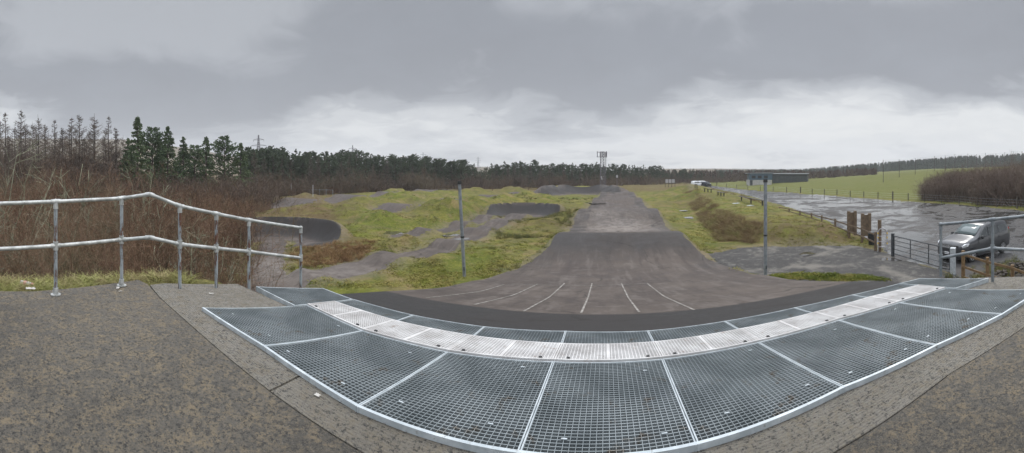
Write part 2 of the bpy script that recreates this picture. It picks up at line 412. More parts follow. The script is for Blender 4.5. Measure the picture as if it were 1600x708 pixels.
c = mixc(t, M(t, 'MULTIPLY', smooth(t, nC, 0.55, 0.75), 0.25), c, (0.18, 0.165, 0.15))
mp2 = N(t, 'ShaderNodeVectorMath', operation='ADD'); L(t, v, mp2.inputs[0]); nz_ = N(t, 'ShaderNodeTexNoise', inp={'Scale': .9, 'Detail': 5.0}); L(t, v, nz_.inputs['Vector']); L(t, nz_.outputs[1], mp2.inputs[1])
vo = N(t, 'ShaderNodeTexVoronoi', feature='DISTANCE_TO_EDGE', inp={'Scale': 0.27}); L(t, mp2.outputs[0], vo.inputs['Vector'])
c = mixc(t, M(t, 'MULTIPLY', smooth(t, vo.outputs['Distance'], 0.012, 0.002), M(t, 'MULTIPLY', smooth(t, nA, .45, .6), 0.7)), c, (0.022, 0.019, 0.017))
L(t, c, b.inputs['Base Color']); L(t, smooth(t, nA, 0.35, 0.65, 0.55, 0.9), b.inputs['Roughness'])
bump(t, b, M(t, 'ADD', nC, M(t, 'MULTIPLY', nB, 1.5)), 0.35, 0.02)
# gravel
m_gravel, t, b = mat('gravel', rough=0.8, spec=0.3); v = objco(t)
nA = noise(t, v, 0.35, 5, 0.6, 0.6); nB = noise(t, v, 2.5, 5, 0.65); nC = noise(t, v, 28, 4, 0.8)
c = mixc(t, smooth(t, nA, 0.50, 0.64), (0.034, 0.032, 0.031), (0.13, 0.118, 0.102))
c = mixc(t, M(t, 'MULTIPLY', smooth(t, nB, 0.5, 0.7), 0.5), c, (0.17, 0.16, 0.14))
c = mixc(t, M(t, 'MULTIPLY', smooth(t, nC, 0.52, 0.7), 0.6), c, (0.28, 0.26, 0.23))
L(t, c, b.inputs['Base Color']); bump(t, b, nC, 0.8, 0.04)
# wet car park
m_car, t, b = mat('car_park_asphalt', rough=0.5, spec=0.5); v = objco(t)
mp = N(t, 'ShaderNodeMapping'); L(t, v, mp.inputs[0]); mp.inputs['Scale'].default_value = (1.0, 1.35, 1); mp.inputs['Rotation'].default_value = (0, 0, 0.5)
nA = noise(t, mp.outputs[0], 0.22, 6, 0.65, 0.8); nB = noise(t, v, 1.1, 6, 0.7, .4); nC = noise(t, v, 20, 4, 0.75)
pm = M(t, 'ADD', M(t, 'MULTIPLY', nA, 0.72), M(t, 'MULTIPLY', nB, 0.28))
pud = smooth(t, pm, 0.50, 0.53)
damp = smooth(t, pm, 0.42, 0.51)
c = mixc(t, damp, (0.062, 0.058, 0.055), (0.030, 0.029, 0.030))
c = mixc(t, M(t, 'MULTIPLY', smooth(t, nC, 0.55, 0.7), 0.4), c, (0.2, 0.19, 0.18))
c = mixc(t, pud, c, (0.04, 0.04, 0.038))
L(t, c, b.inputs['Base Color'])
rg = M(t, 'SUBTRACT', M(t, 'SUBTRACT', 0.70, M(t, 'MULTIPLY', damp, 0.28)), M(t, 'MULTIPLY', pud, 0.28)); L(t, rg, b.inputs['Roughness']); L(t, M(t, 'ADD', M(t, 'ADD', 0.10, M(t, 'MULTIPLY', damp, 0.15)), M(t, 'MULTIPLY', pud, 0.5)), b.inputs['Specular IOR Level'])
bs = N(t, 'ShaderNodeBump', inp={'Distance': 0.015}); L(t, nC, bs.inputs['Height']); L(t, M(t, 'MULTIPLY', M(t, 'SUBTRACT', 1.0, pud), 0.5), bs.inputs['Strength']); L(t, bs.outputs[0], b.inputs['Normal'])
# foreground concrete, pitted and mossy
def concrete(name, base1, base2, moss, grooves=False):
    m, t, b = mat(name, rough=0.72, spec=0.4); v = objco(t)
    nA = noise(t, v, 0.45, 5, 0.6, 0.6); nB = noise(t, v, 9, 8, 0.82, 0.3); nC = noise(t, v, 40, 6, 0.85)
    vo = N(t, 'ShaderNodeTexVoronoi', feature='F1', inp={'Scale': 85.0}); L(t, v, vo.inputs['Vector'])
    c = mixc(t, smooth(t, nA, 0.35, 0.65), base1, base2)
    c = mixc(t, M(t, 'MULTIPLY', smooth(t, M(t, 'ADD', M(t, 'MULTIPLY', nB, 0.5), M(t, 'MULTIPLY', nC, 0.5)), 0.47, 0.60), M(t, 'ADD', 0.05, M(t, 'MULTIPLY', nA, 1.5))), c, moss)
    c = mixc(t, M(t, 'MULTIPLY', smooth(t, nC, 0.485, 0.42), 0.95), c, (0.030, 0.028, 0.025))
    c = mixc(t, M(t, 'MULTIPLY', smooth(t, vo.outputs['Distance'], 0.35, 0.1), 0.45), c, (0.22, 0.205, 0.18))
    L(t, c, b.inputs['Base Color']); L(t, smooth(t, nB, 0.35, 0.65, 0.42, 0.85), b.inputs['Roughness'])
    h = M(t, 'ADD', nC, M(t, 'MULTIPLY', nB, 0.6))
    if grooves:
        wv = N(t, 'ShaderNodeTexWave', bands_direction='X' if grooves == 'X' else 'Y', inp={'Scale': 13.0, 'Distortion': 4.0, 'Detail': 4.0, 'Detail Scale': 1.2}); L(t, v, wv.inputs['Vector'])
        h = M(t, 'ADD', h, M(t, 'MULTIPLY', wv.outputs['Fac'], 0.35))
        c2 = mixc(t, M(t, 'MULTIPLY', smooth(t, wv.outputs['Fac'], 0.35, 0.0), 0.18), c, (0.05, 0.045, 0.035)); L(t, c2, b.inputs['Base Color'])
    bump(t, b, h, 1.0, 0.022)
    return m
m_conc = concrete('pitted_concrete', (0.066, 0.058, 0.047), (0.110, 0.099, 0.082), (0.22, 0.172, 0.108))
m_strip = concrete('brushed_concrete', (0.18, 0.162, 0.132), (0.24, 0.222, 0.19), (0.19, 0.158, 0.11), 'Y')
m_side = concrete('side_concrete', (0.20, 0.18, 0.15), (0.25, 0.23, 0.20), (0.17, 0.15, 0.10), 'X')
m_galv = mottled('galvanised_steel', (0.40, 0.43, 0.45), (0.55, 0.58, 0.60), 9, 0.42, 0.35, 0.05)
m_grate = mottled('grating_steel', (0.165, 0.188, 0.196), (0.26, 0.288, 0.298), 1.7, 0.45, 0.3, 0, (0.15, 0.13, 0.105))
m_frame = mottled('frame_steel', (0.36, 0.40, 0.42), (0.50, 0.54, 0.56), 7, 0.45, 0.2, 0.03, (0.26, 0.26, 0.25))
m_rail = mottled('weathered_rail', (0.26, 0.27, 0.26), (0.50, 0.51, 0.50), 8, 0.5, 0.3, 0.08, (0.16, 0.15, 0.13), lo=.3, hi=.7)
m_raild = mottled('weathered_rail_grey', (0.15, 0.17, 0.185), (0.24, 0.26, 0.27), 6, 0.5, 0.3, 0.08, (0.10, 0.10, 0.10))
m_post, t, b = mat('rusty_post', rough=0.6, metal=0.2); v = objco(t)
mp = N(t, 'ShaderNodeMapping'); L(t, v, mp.inputs[0]); mp.inputs['Scale'].default_value = (6, 6, 1.4)
nn = noise(t, mp.outputs[0], 3, 5, 0.7)
c = mixc(t, smooth(t, nn, 0.40, 0.56), (0.30, 0.33, 0.35), (0.17, 0.19, 0.20)); c = mixc(t, smooth(t, nn, 0.50, 0.56), c, (0.11, 0.05, 0.03))
L(t, c, b.inputs['Base Color'])
m_white = mottled('white_gate_paint', (0.40, 0.385, 0.375), (0.56, 0.55, 0.54), 3, 0.55, 0.0, 0.0, (0.34, 0.29, 0.26))
m_black = mat('black_rubber', (0.02, 0.02, 0.02), 0.6)[0]
m_under = mottled('dark_pit', (0.045, 0.046, 0.042), (0.075, 0.075, 0.068), 4, 0.9)
m_line = mottled('worn_line_paint', (0.33, 0.31, 0.28), (0.13, 0.115, 0.10), 7, 0.7, lo=.3, hi=.6)
m_pole = mottled('grey_pole', (0.16, 0.175, 0.19), (0.24, 0.26, 0.275), 5, 0.5, 0.2)
m_gate = mottled('dark_gate_steel', (0.045, 0.05, 0.055), (0.09, 0.095, 0.10), 6, 0.5, 0.3)
m_wood = mottled('weathered_timber', (0.10, 0.07, 0.045), (0.17, 0.12, 0.075), 7, 0.8, 0, 0.2, (0.06, 0.04, 0.03))
m_woodo = mottled('orange_timber', (0.13, 0.078, 0.034), (0.19, 0.12, 0.056), 6, 0.7, 0, 0.2, (0.09, 0.05, 0.02))
m_wooddark = mottled('dark_wet_timber', (0.03, 0.026, 0.022), (0.06, 0.05, 0.042), 7, 0.6, 0, 0.2)
m_fpost = mottled('far_post_timber', (0.05, 0.042, 0.035), (0.10, 0.085, 0.07), 3, 0.8)
m_twr = mottled('tower_steel', (0.12, 0.12, 0.14), (0.17, 0.16, 0.18), 2, 0.5, 0.2)
m_ant = mat('antenna_grey', (0.38, 0.37, 0.38), 0.5)[0]
m_yel = mat('yellow_tape', (0.65, 0.42, 0.03), 0.5)[0]
def veg(name, stops, rough=0.85, scale=0.6, fine=0.0):
    m, t, b = mat(name, rough=rough, spec=0.2); v = N(t, 'ShaderNodeNewGeometry').outputs['Position']
    n = noise(t, v, scale, 3, 0.7); oi = N(t, 'ShaderNodeObjectInfo').outputs['Random']
    f = M(t, 'ADD', M(t, 'ADD', n, M(t, 'MULTIPLY', M(t, 'SUBTRACT', noise(t, v, 5.0, 3, .7), .5), fine)), M(t, 'MULTIPLY', M(t, 'SUBTRACT', oi, 0.5), 0.25))
    L(t, ramp(t, f, stops), b.inputs['Base Color']); return m
m_needle = veg('conifer_needles', [(0.25, (0.042, 0.070, 0.032)), (0.5, (0.075, 0.112, 0.052)), (0.75, (0.115, 0.155, 0.070))], scale=1.2)
m_needle2 = veg('far_needles', [(0.25, (0.048, 0.068, 0.042)), (0.5, (0.074, 0.096, 0.060)), (0.75, (0.098, 0.118, 0.075))], scale=0.3)
m_bark = veg('bark', [(0.3, (0.045, 0.036, 0.030)), (0.7, (0.095, 0.080, 0.068))], scale=3)
m_larch = veg('larch_twigs', [(0.3, (0.075, 0.060, 0.052)), (0.7, (0.14, 0.112, 0.092))], scale=1)
m_twig = veg('brown_twigs', [(0.32, (0.026, 0.022, 0.014)), (0.42, (0.050, 0.036, 0.025)), (0.51, (0.125, 0.064, 0.040)), (0.61, (0.20, 0.135, 0.09)), (0.70, (0.085, 0.078, 0.045))], scale=0.28, fine=.7)
m_twigfar = veg('far_brown_twigs', [(0.3, (0.080, 0.058, 0.044)), (0.5, (0.115, 0.084, 0.064)), (0.7, (0.15, 0.12, 0.08))], scale=0.1)
m_twigr = veg('right_thicket_twigs', [(0.3, (0.10, 0.075, 0.06)), (0.5, (0.15, 0.11, 0.088)), (0.7, (0.19, 0.15, 0.115))], scale=0.2)
m_lichen = veg('lichen_twigs', [(0.3, (0.12, 0.12, 0.08)), (0.7, (0.27, 0.28, 0.20))], scale=2)
m_reed = veg('dead_grass', [(0.3, (0.095, 0.062, 0.038)), (0.45, (0.17, 0.115, 0.06)), (0.58, (0.24, 0.18, 0.09)), (0.7, (0.16, 0.16, 0.05))], scale=0.8, fine=.9)
m_reedp = veg('rust_reeds', [(0.3, (0.17, 0.10, 0.048)), (0.5, (0.27, 0.175, 0.085)), (0.68, (0.36, 0.27, 0.14))], scale=1.2, fine=.8)
m_straw = veg('straw_grass', [(0.3, (0.30, 0.25, 0.13)), (0.5, (0.26, 0.27, 0.09)), (0.7, (0.40, 0.34, 0.20))], scale=2.5)
m_blade = veg('green_blades', [(0.34, (0.085, 0.105, 0.015)), (0.48, (0.14, 0.148, 0.024)), (0.6, (0.23, 0.195, 0.06))], scale=0.7)
m_rush = veg('rush_tufts', [(0.3, (0.075, 0.085, 0.025)), (0.5, (0.14, 0.13, 0.045)), (0.7, (0.21, 0.165, 0.08))], scale=0.8)

# ------------------------------------------------------------------ terrain sheet, cut into ground / track / car park / gravel
def terrain():
    rl = [1.2]
    while rl[-1] < 1850:
        r = rl[-1]; rl.append(r + min(max(0.075, r * r / 3400.0), r * 0.022))
    rs = np.array(rl); a0, a1 = -1.95, 1.75
    na = 1700; aa = np.linspace(a0, a1, na)
    A, Rr = np.meshgrid(aa, rs); X = Rr * np.sin(A); Y = Rr * np.cos(A); Z = H(X, Y)
    tr, dark, cp, gr = masks(X, Y)
    nr = len(rs)
    # dirt near the edges of the tarmac, brown patches
    tred = np.clip(1 - np.abs(np.clip(tr, -3, 0)) / 0.9, 0, 1); dirt = np.where(tr < 0, tred, 0) * 0.8
    dirt = np.maximum(dirt, np.clip(1 + gr / 1.2, 0, 1) * (gr < 0) * 0.8)
    rsd = polysd(X, Y, RIDGE)
    dirt = np.maximum(dirt, 0.6 * sstep(1.2, 0.2, np.abs(rsd - .2)) * (X > 19) )
    br = np.zeros(X.shape)
    for px, py, s, k in [(525, 398, 2.6, 1), (480, 398, 2, .8), (860, 352, 4, .6), (880, 335, 7, .5), (640, 330, 8, .3), (500, 325, 8, .5), (1080, 318, 6, .5), (1190, 372, 3, .4), (780, 300, 12, .5), (1290, 372, 3.5, .9), (1235, 376, 3.5, .8), (430, 320, 8, .8)]:
        cx, cy = flat(px, py); br = np.maximum(br, k * np.exp(-((X - cx) ** 2 + (Y - cy) ** 2) / (s * s)))
    rr_ = np.hypot(X, Y)
    br = np.maximum(br, 0.9 * sstep(-0.62, -0.75, A) * sstep(26, 34, rr_))
    br = np.maximum(br, 0.8 * sstep(78, 95, rr_) * (A < az(1100)))
    moor = sstep(300, 700, rr_); br = np.maximum(br, moor * 1.0)
    lush = sstep(0, 6, rr_ - carfar(A)) * (A > az(1085)) * sstep(330, 250, rr_) * 0.8
    dusty = np.zeros(X.shape)
    for px, py, s, k in [(970, 357, 3.0, 1.0), (425, 420, 2.5, .8), (940, 345, 2, .5), (500, 432, 3, .5)]:
        cx, cy = flat(px, py); dusty = np.maximum(dusty, k * np.exp(-((X - cx) ** 2 + (Y - cy) ** 2) / (s * s)))
    dusty = dusty * (dark < .5)
    idx = np.arange(nr * na).reshape(nr, na)
    q = np.stack([idx[:-1, :-1], idx[:-1, 1:], idx[1:, 1:], idx[1:, :-1]], -1).reshape(-1, 4)[:, ::-1]
    f4 = lambda a_: (a_[:-1, :-1] + a_[:-1, 1:] + a_[1:, 1:] + a_[1:, :-1]).ravel() / 4
    ft, fc, fg = f4(tr), f4(cp), f4(gr)
    cls = np.where(ft > 0, 1, np.where(fc > 0, 2, np.where(fg > 0, 3, 0)))
    V = np.stack([X, Y, Z], -1).reshape(-1, 3)
    at = dict(dark=dark, dirt=dirt, brown=br, lush=lush, dusty=dusty)
    for k, (nm, m_, names) in enumerate([('ground', m_grass, ('dirt', 'brown', 'lush')), ('track_surface', m_track, ('dark', 'dusty')), ('car_park', m_car, ()), ('gravel_yard', m_gravel, ())]):
        fs = q[cls == k]; u, inv = np.unique(fs, return_inverse=True)
        o = mesh_np(nm, V[u], inv.reshape(-1, 4), m_, smooth_=True)
        for a_ in names:
            at_ = o.data.attributes.new(a_, 'FLOAT', 'POINT'); at_.data.foreach_set('value', at[a_].ravel()[u].astype(np.float32))
        tag(o, kind='structure')
terrain()

m_pud = mat('puddle_water', (0.05, 0.045, 0.04), .03, 0, .8)[0]
for px, py, a_, b_ in [(614, 364.5, .9, .28), (703, 368, .7, .22), (722, 374, .5, .2), (1079, 341, .9, .3), (1070, 330, .8, .25), (925, 318, 1.6, .4), (1392, 406, .45, .2), (1262, 397, .6, .15)]:
    c = hit(px, py); vs = [(0, 0, 0)]; rs_ = random.Random(px)
    for k in range(26):
        q = k * 2 * math.pi / 26; rr_ = 1 + .22 * math.sin(2 * q + px) + .13 * math.sin(5 * q + 1.3 * px); vs.append((math.cos(q) * a_ * rr_, math.sin(q) * b_ * 2.2 * rr_, 0))
    zz_ = float(np.mean([gz(c.x + v[0] * .7, c.y + v[1] * .7) for v in vs])) + .02
    o = mesh_np('puddle', vs, [(0, k, k % 26 + 1) for k in range(1, 27)], m_pud); o.location = (c.x, c.y, zz_); tag(o, kind='structure')
# ------------------------------------------------------------------ start platform: concrete and gratings
def plane_pt(px, py, dz=0.0):
    """pixel -> point on the sloping start platform"""
    r = (HC - dz) * F / (py - YH)
    for _ in range(20):
        y = r * math.cos(az(px)); r = (HC - (float(S(y)) + dz)) * F / (py - YH)
    return Vector((r * math.sin(az(px)), r * math.cos(az(px)), float(S(r * math.cos(az(px)))) + dz))
def slab(name, poly, m_, top=-0.035, th=0.4, sub=0.25):
    """sheet over a polygon that follows the platform, with skirts"""
    bm = bmesh.new(); vs = [bm.verts.new((x, y, 0)) for x, y in poly]; bm.faces.new(vs)
    ys = [p[1] for p in poly]
    if min(ys) < 1.9 < max(ys):
        bmesh.ops.bisect_plane(bm, geom=bm.verts[:] + bm.edges[:] + bm.faces[:], plane_co=(0, 1.9, 0), plane_no=(0, 1, 0))
    r = bmesh.ops.extrude_face_region(bm, geom=bm.faces[:])
    new = [g for g in r['geom'] if isinstance(g, bmesh.types.BMVert)]
    for v in bm.verts: v.co.z = float(S(v.co.y)) + top - th
    for v in new: v.co.z = float(S(v.co.y)) + top
    bmesh.ops.recalc_face_normals(bm, faces=bm.faces)
    me = bpy.data.meshes.new(name); bm.to_mesh(me); bm.free(); me.materials.append(m_)
    o = bpy.data.objects.new(name, me); col.objects.link(o)
    return tag(o, kind='structure')
B = [plane_pt(*p) for p in [(315, 481), (410, 541), (557, 636), (814, 712), (1090, 696), (1320, 606), (1465, 540), (1568, 491)]]
B.append(Vector((4.42, 1.62, 0)))
B[3] = Vector((-0.42, 1.90, 0))
W = [plane_pt(*p) for p in [(480, 477), (567, 517), (700, 550), (865, 565), (1035, 561), (1185, 535), (1310, 500.5), (1405, 473)]]
W.append(plane_pt(1477, 451))
FRr = [plane_pt(*p) for p in [(553, 468), (646, 492.5), (757, 510.5), (884, 517.5), (1012, 517), (1132, 502), (1241, 481), (1331, 461), (1404, 443.5)]]
WF = [plane_pt(*p) for p in [(523, 472.5), (617, 502.5), (738, 526.5), (877, 539), (1022, 536.5), (1156, 516), (1272, 490), (1359, 465.5), (1436, 446.5)]]
print('B', [tuple(round(c, 2) for c in v) for v in B]); print('W', [tuple(round(c, 2) for c in v) for v in W]); print('WF', [tuple(round(c, 2) for c in v) for v in WF]); print('FR', [tuple(round(c, 2) for c in v) for v in FRr])
yb = 1.60
slab('platform_concrete', [(-4.65, -13), (5.6, -13), (5.6, 1.55), (4.3, 1.27), (3.4, 1.40), (2.3, 1.58), (0, 1.60), (-2.0, 1.59), (-4.2, 1.62), (-4.75, 1.66), (-4.98, 1.60), (-4.9, 1.15), (-4.72, 0.1)], m_conc)
slab('kerb_concrete', [(-4.2, 1.63), (-2.02, 1.60), (-2.02, 1.93), (-2.51, 1.96), (-3.3, 1.96), (-3.25, 3.1), (-4.7, 3.1), (-4.7, 1.68)], m_strip)
slab('front_kerb_concrete', [(-2.0, 1.60), (0, 1.61), (2.3, 1.59), (3.4, 1.41), (4.3, 1.28), (5.6, 1.56), (5.6, 1.75), (4.5, 1.60), (3.5, 1.76), (2.5, 1.93), (1.6, 2.01), (0.5, 2.0), (-2.0, 1.93)], m_strip)
slab('side_concrete', [(4.22, 1.75), (4.6, 1.62), (5.15, 1.76), (5.15, 3.0), (4.35, 3.0), (4.05, 2.9)], m_side, top=-0.05)

def lerp2(q, u, v):
    return q[0] * (1 - u) * (1 - v) + q[1] * u * (1 - v) + q[2] * u * v + q[3] * (1 - u) * v
def grating(q, pitch_u, pitch_v, du=0.004, dv=0.003, hu=0.030, hv=0.008, drop=0.0):
    """bars on the quad q (near-left, near-right, far-right, far-left); v-bars run front to back, u-bars across"""
    mb = MB(); wdt = (q[1] - q[0]).length; dep = (q[3] - q[0]).length
    nu = max(4, round(wdt / pitch_u)); nv = max(3, round(dep / pitch_v))
    d = Vector((0, 0, drop))
    def bar(a, b, th, h, zt):
        a = a + d; b = b + d; ax = (b - a).normalized(); s_ = ax.cross(Vector((0, 0, 1))).normalized() * th / 2
        up = Vector((0, 0, zt)); dn = Vector((0, 0, zt - h))
        vs = [a - s_ + dn, a + s_ + dn, b + s_ + dn, b - s_ + dn, a - s_ + up, a + s_ + up, b + s_ + up, b - s_ + up]
        mb.add(vs, [(4, 5, 6, 7), (0, 1, 5, 4), (2, 3, 7, 6), (1, 2, 6, 5), (3, 0, 4, 7)])
    for i in range(1, nu): bar(lerp2(q, i / nu, 0.01), lerp2(q, i / nu, 0.99), dv, hv, 0.0005)
    for j in range(1, nv): bar(lerp2(q, 0.01, j / nv), lerp2(q, 0.99, j / nv), du, hu, -0.0015)
    return mb
def qframe(q, wd=0.012, h=0.034, sides=(0, 1, 2, 3), inset=0.0035, wds=None):
    mb = MB(); c = (q[0] + q[1] + q[2] + q[3]) / 4
    for k in sides:
        a, b_ = q[k], q[(k + 1) % 4]; w_ = wds[k] if wds else wd
        ax = (b_ - a).normalized(); n_ = Vector((0, 0, 1)).cross(ax).normalized()
        a2 = a + n_ * inset; b2 = b_ + n_ * inset
        o_ = n_ * w_; up = Vector((0, 0, 0.003 + 0.0006 * k)); dn = Vector((0, 0, -h))
        mb.add([a2 + dn, b2 + dn, b2 + o_ + dn, a2 + o_ + dn, a2 + up, b2 + up, b2 + o_ + up, a2 + o_ + up], [(0, 3, 2, 1), (4, 5, 6, 7), (0, 1, 5, 4), (1, 2, 6, 5), (2, 3, 7, 6), (3, 0, 4, 7)])
    return mb
ordn = ['leftmost', 'second from the left', 'third from the left', 'fourth from the left', 'fifth from the left', 'sixth from the left', 'third from the right', 'second from the right']
ordn = ['first', 'second', 'third', 'fourth', 'fifth', 'sixth', 'seventh', 'eighth']
for i in range(8):
    q = [B[i], B[i + 1], W[i + 1], W[i]]
    c = (q[0] + q[1] + q[2] + q[3]) / 4; ql = [p - c for p in q]
    T = thing('platform_grating', f'large grey steel grating, {ordn[i]} from the left in the wide row nearest the viewer', 'grating', c, 0, 'large grating panels of the start platform')
    grating(ql, 0.037, 0.034, du=.005, dv=.004).build('mesh_bars', m_grate, T)
    qframe(ql, wds=(0.022, 0.009, 0.012, 0.009)).build('frame', m_frame, T)
    for u_, v_ in ((0.2, 0.15), (0.8, 0.15), (0.78, 0.85)):
        p = lerp2(ql, u_ + 0.05 * math.sin(i * 5), v_ + .03 * math.cos(i * 3)); MB().box(p + Vector((0, 0, 0.004)), (0.035, 0.009, 0.006)).build('clip', m_frame, T)
    # front row
    q = [WF[i] + Vector((0, 0, 0)), WF[i + 1], FRr[i + 1], FRr[i]]
    c = (q[0] + q[1] + q[2] + q[3]) / 4; ql = [p - c for p in q]
    T = thing('grating_strip', f'narrow grey steel grating strip between white gate and tarmac, {ordn[i]} from the left', 'grating strip', c, 0, 'narrow grating strips in front of the gate')
    grating(ql, 0.034, 0.034).build('mesh_bars', m_grate, T)
    qframe(ql, 0.008, wds=(0.014, 0.008, 0.008, 0.008)).build('frame', m_frame, T)
# side wings
for nm, pts, lab in (('left', [(460, 478), (552, 468), (505, 450.5), (400, 448)], 'small grey grating wing by the left railing beyond the end of the white gate'),
                     ('right', [(1492, 451), (1545, 435), (1438, 435), (1405, 443)], 'small grey grating wing by the right railing beyond the end of the white gate')):
    q = [plane_pt(*p, dz=0.01) for p in pts]; c = (q[0] + q[1] + q[2] + q[3]) / 4; ql = [p - c for p in q]
    T = thing('grating_wing', lab, 'grating panel', c, 0, 'grating wings at the ends of the gate')
    grating(ql, 0.034, 0.034).build('mesh_bars', m_grate, T)
    qframe(ql, 0.012, h=0.07).build('frame', m_frame, T)
# white start gate, folded flat
g0 = sum(W, Vector()) / 9
T = thing('start_gate', 'white painted mesh start gate lying flat in a long curve between the grey gratings', 'start gate', g0)
up = Vector((0, 0, 0.018))
blk = []
for i in range(8):
    q = [W[i] + up - g0, W[i + 1] + up - g0, WF[i + 1] + up - g0, WF[i] + up - g0]
    mb = grating(q, 0.033, 0.028, du=0.0085, dv=0.0075, hu=0.012, hv=0.012)
    wp = qframe(q, 0.014, 0.02)
    for u_ in (0.5,): # stiffener
        a_, b_ = lerp2(q, u_, 0.02), lerp2(q, u_, 0.98); wp.beam(a_ + Vector((0, 0, -.004)), b_ + Vector((0, 0, -.004)), 0.03, 0.012)
    mb.add(wp.v, wp.f); mb.build('gate_section', m_white, T)
    for u_ in (0.13, 0.87):
        k = MB(); p = lerp2(q, u_, 0.09); k.box(p + Vector((0, 0, 0.004)), (0.028, 0.024, 0.012)); k.build('catch', m_black, T)
# dark pit under everything
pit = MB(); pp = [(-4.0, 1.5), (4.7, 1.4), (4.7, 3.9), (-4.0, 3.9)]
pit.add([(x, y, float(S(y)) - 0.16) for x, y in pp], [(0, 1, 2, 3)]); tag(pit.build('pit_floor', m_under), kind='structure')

# painted start lanes on the ramp, draped on the surface
def drape(pts, wd, name, label, n=24, off=0.007):
    V = []; Fs = []
    P = []
    for (a_, b_) in zip(pts[:-1], pts[1:]):
        for k in range(n + (b_ is pts[-1])):
            u = k / n; P.append((a_[0] * (1 - u) + b_[0] * u, a_[1] * (1 - u) + b_[1] * u))
    for k, p in enumerate(P):
        q = P[min(k + 1, len(P) - 1)]; o_ = P[max(k - 1, 0)]; dx, dy = q[0] - o_[0], q[1] - o_[1]; l = math.hypot(dx, dy)
        nx, ny = -dy / l * wd / 2, dx / l * wd / 2
        for s_ in (1, -1):
            x, y = p[0] + s_ * nx, p[1] + s_ * ny; V.append((x, y, gz(x, y) + off))
    for k in range(len(P) - 1): Fs.append((2 * k, 2 * k + 1, 2 * k + 3, 2 * k + 2))
    o = mesh_np(name, V, Fs, m_line)
    return tag(o, kind='structure')
for (p, q) in [((665, 466), (788, 445)), ((740, 477), (840, 444)), ((818, 487), (882, 443)), ((908, 490), (925, 443)), ((999, 489), (971, 443)), ((1085, 485), (1011, 443))]:
    a_, b_ = hit(*p), hit(*q); drape([(a_.x, a_.y), (b_.x, b_.y)], 0.042, 'lane_marking', '')
a_, b_ = hit(800, 443.5), hit(1015, 443); drape([(a_.x, a_.y), (b_.x, b_.y)], 0.042, 'lane_marking', '')

# ------------------------------------------------------------------ railings
def railing(name, label, posts, tops, mids, ext_top, ext_mid, mr, mp_, flange, split=None):
    c = Vector(posts[0][0]); T = thing(name, label, 'railing', c)
    for k, (b_, t_) in enumerate(posts):
        b_, t_ = Vector(b_) - c, Vector(t_) - c
        P = MB().tube(b_, t_, 0.024, n=12).build('post', mp_, T, angle=R(40))
        m_ = Vector(mids[k]) - c
        d = (t_ - b_).normalized()
        MB().tube(t_ - d * 0.09, t_ + d * 0.0, 0.031, n=12).ball(t_, 0.036, 10).build('clamp', mr, P, angle=R(40)); MB().tube(m_ - d * 0.055, m_ + d * 0.055, 0.033, n=12).build('clamp', mr, P, angle=R(40))
        if k in flange:
            f = MB().tube(b_, b_ + Vector((0, 0, 0.012)), 0.065, n=16); f.tube(b_, b_ + Vector((0, 0, 0.09)), 0.034, n=12)
            f.ball(b_ + Vector((0.045, 0, 0.014)), 0.012, 6).ball(b_ + Vector((-0.045, 0, 0.014)), 0.012, 6).ball(b_ + Vector((0.0, -0.035, 0.05)), 0.01, 6)
            f.build('base_flange', mr, P, angle=R(40))
    for nm, pts in (('top_rail', ext_top), ('middle_rail', ext_mid)):
        pp = [Vector(p) - c for p in pts]; mb = MB().path(pp, 0.0245, 12)
        for k, p in enumerate(pp[1:-1], 1):
            d1 = (pp[k + 1] - p).normalized(); d0 = (pp[k - 1] - p).normalized()
            mb.tube(p, p + d1 * 0.06, 0.031, n=12); mb.tube(p, p + d0 * 0.06, 0.031, n=12)
        mb.build(nm, mr, T, angle=R(40))
    return T
def pz(px, py, r): x, y = pt(px, r); return Vector((x, y, HC - (py - YH) / F * r))
RL = [4.57, 4.94, 4.89, 5.20, 5.54, 6.2]
lp = [(87, 458, 315, 384), (190, 444, 310, 374.5), (281, 447, 322, 381.5), (338, 452, 334, 388), (389, 453, 344, 393), (470, 454, 356, 403)]
posts = []; tops = []; mids = []
for (px, pb, ptp, pm_), r in zip(lp, RL):
    b_ = pz(px, pb, r); t_ = pz(px, ptp, r); m__ = pz(px, pm_, r); m__.x, m__.y = b_.x, b_.y
    if px in (87, 190): b_.z = -0.03
    else: b_.z = min(b_.z, float(S(b_.y)) - 0.05)
    posts.append((b_, t_)); tops.append(t_); mids.append(m__)
dirr = (tops[0] - tops[1]); far_t = tops[0] + dirr * 4; far_m = mids[0] + (mids[0] - mids[1]) * 4
el_t = pz(234, 303.5, 4.86); el_m = pz(234, 371, 4.86)
railing('railing', 'silver two-rail tube railing along the left edge of the platform', posts, tops, mids, [far_t, tops[0], tops[1], el_t] + tops[2:], [far_m, mids[0], mids[1], el_m] + mids[2:], m_rail, m_post, (0, 1))
pr = [(1470, 432, 350.5, 403, 6.07), (1551, 440, 343, 388, 5.55)]
posts = []; tops = []; mids = []
for px, pb, ptp, pm_, r in pr:
    b_ = pz(px, pb, r); posts.append((b_, pz(px, ptp, r))); tops.append(pz(px, ptp, r)); mids.append(pz(px, pm_, r))
d = (tops[1] - tops[0]); dm = mids[1] - mids[0]
e1 = tops[1] + d * 2.2; e2 = mids[1] + dm * 2.2; e2.z = mids[1].z + 0.10
posts.append((Vector((e1.x, e1.y, -0.05)), e1)); tops.append(e1); mids.append(e2)
railing('railing', 'dark grey two-rail tube railing at the right, in front of the parked van', posts, tops, mids, tops, mids, m_raild, m_raild, ())

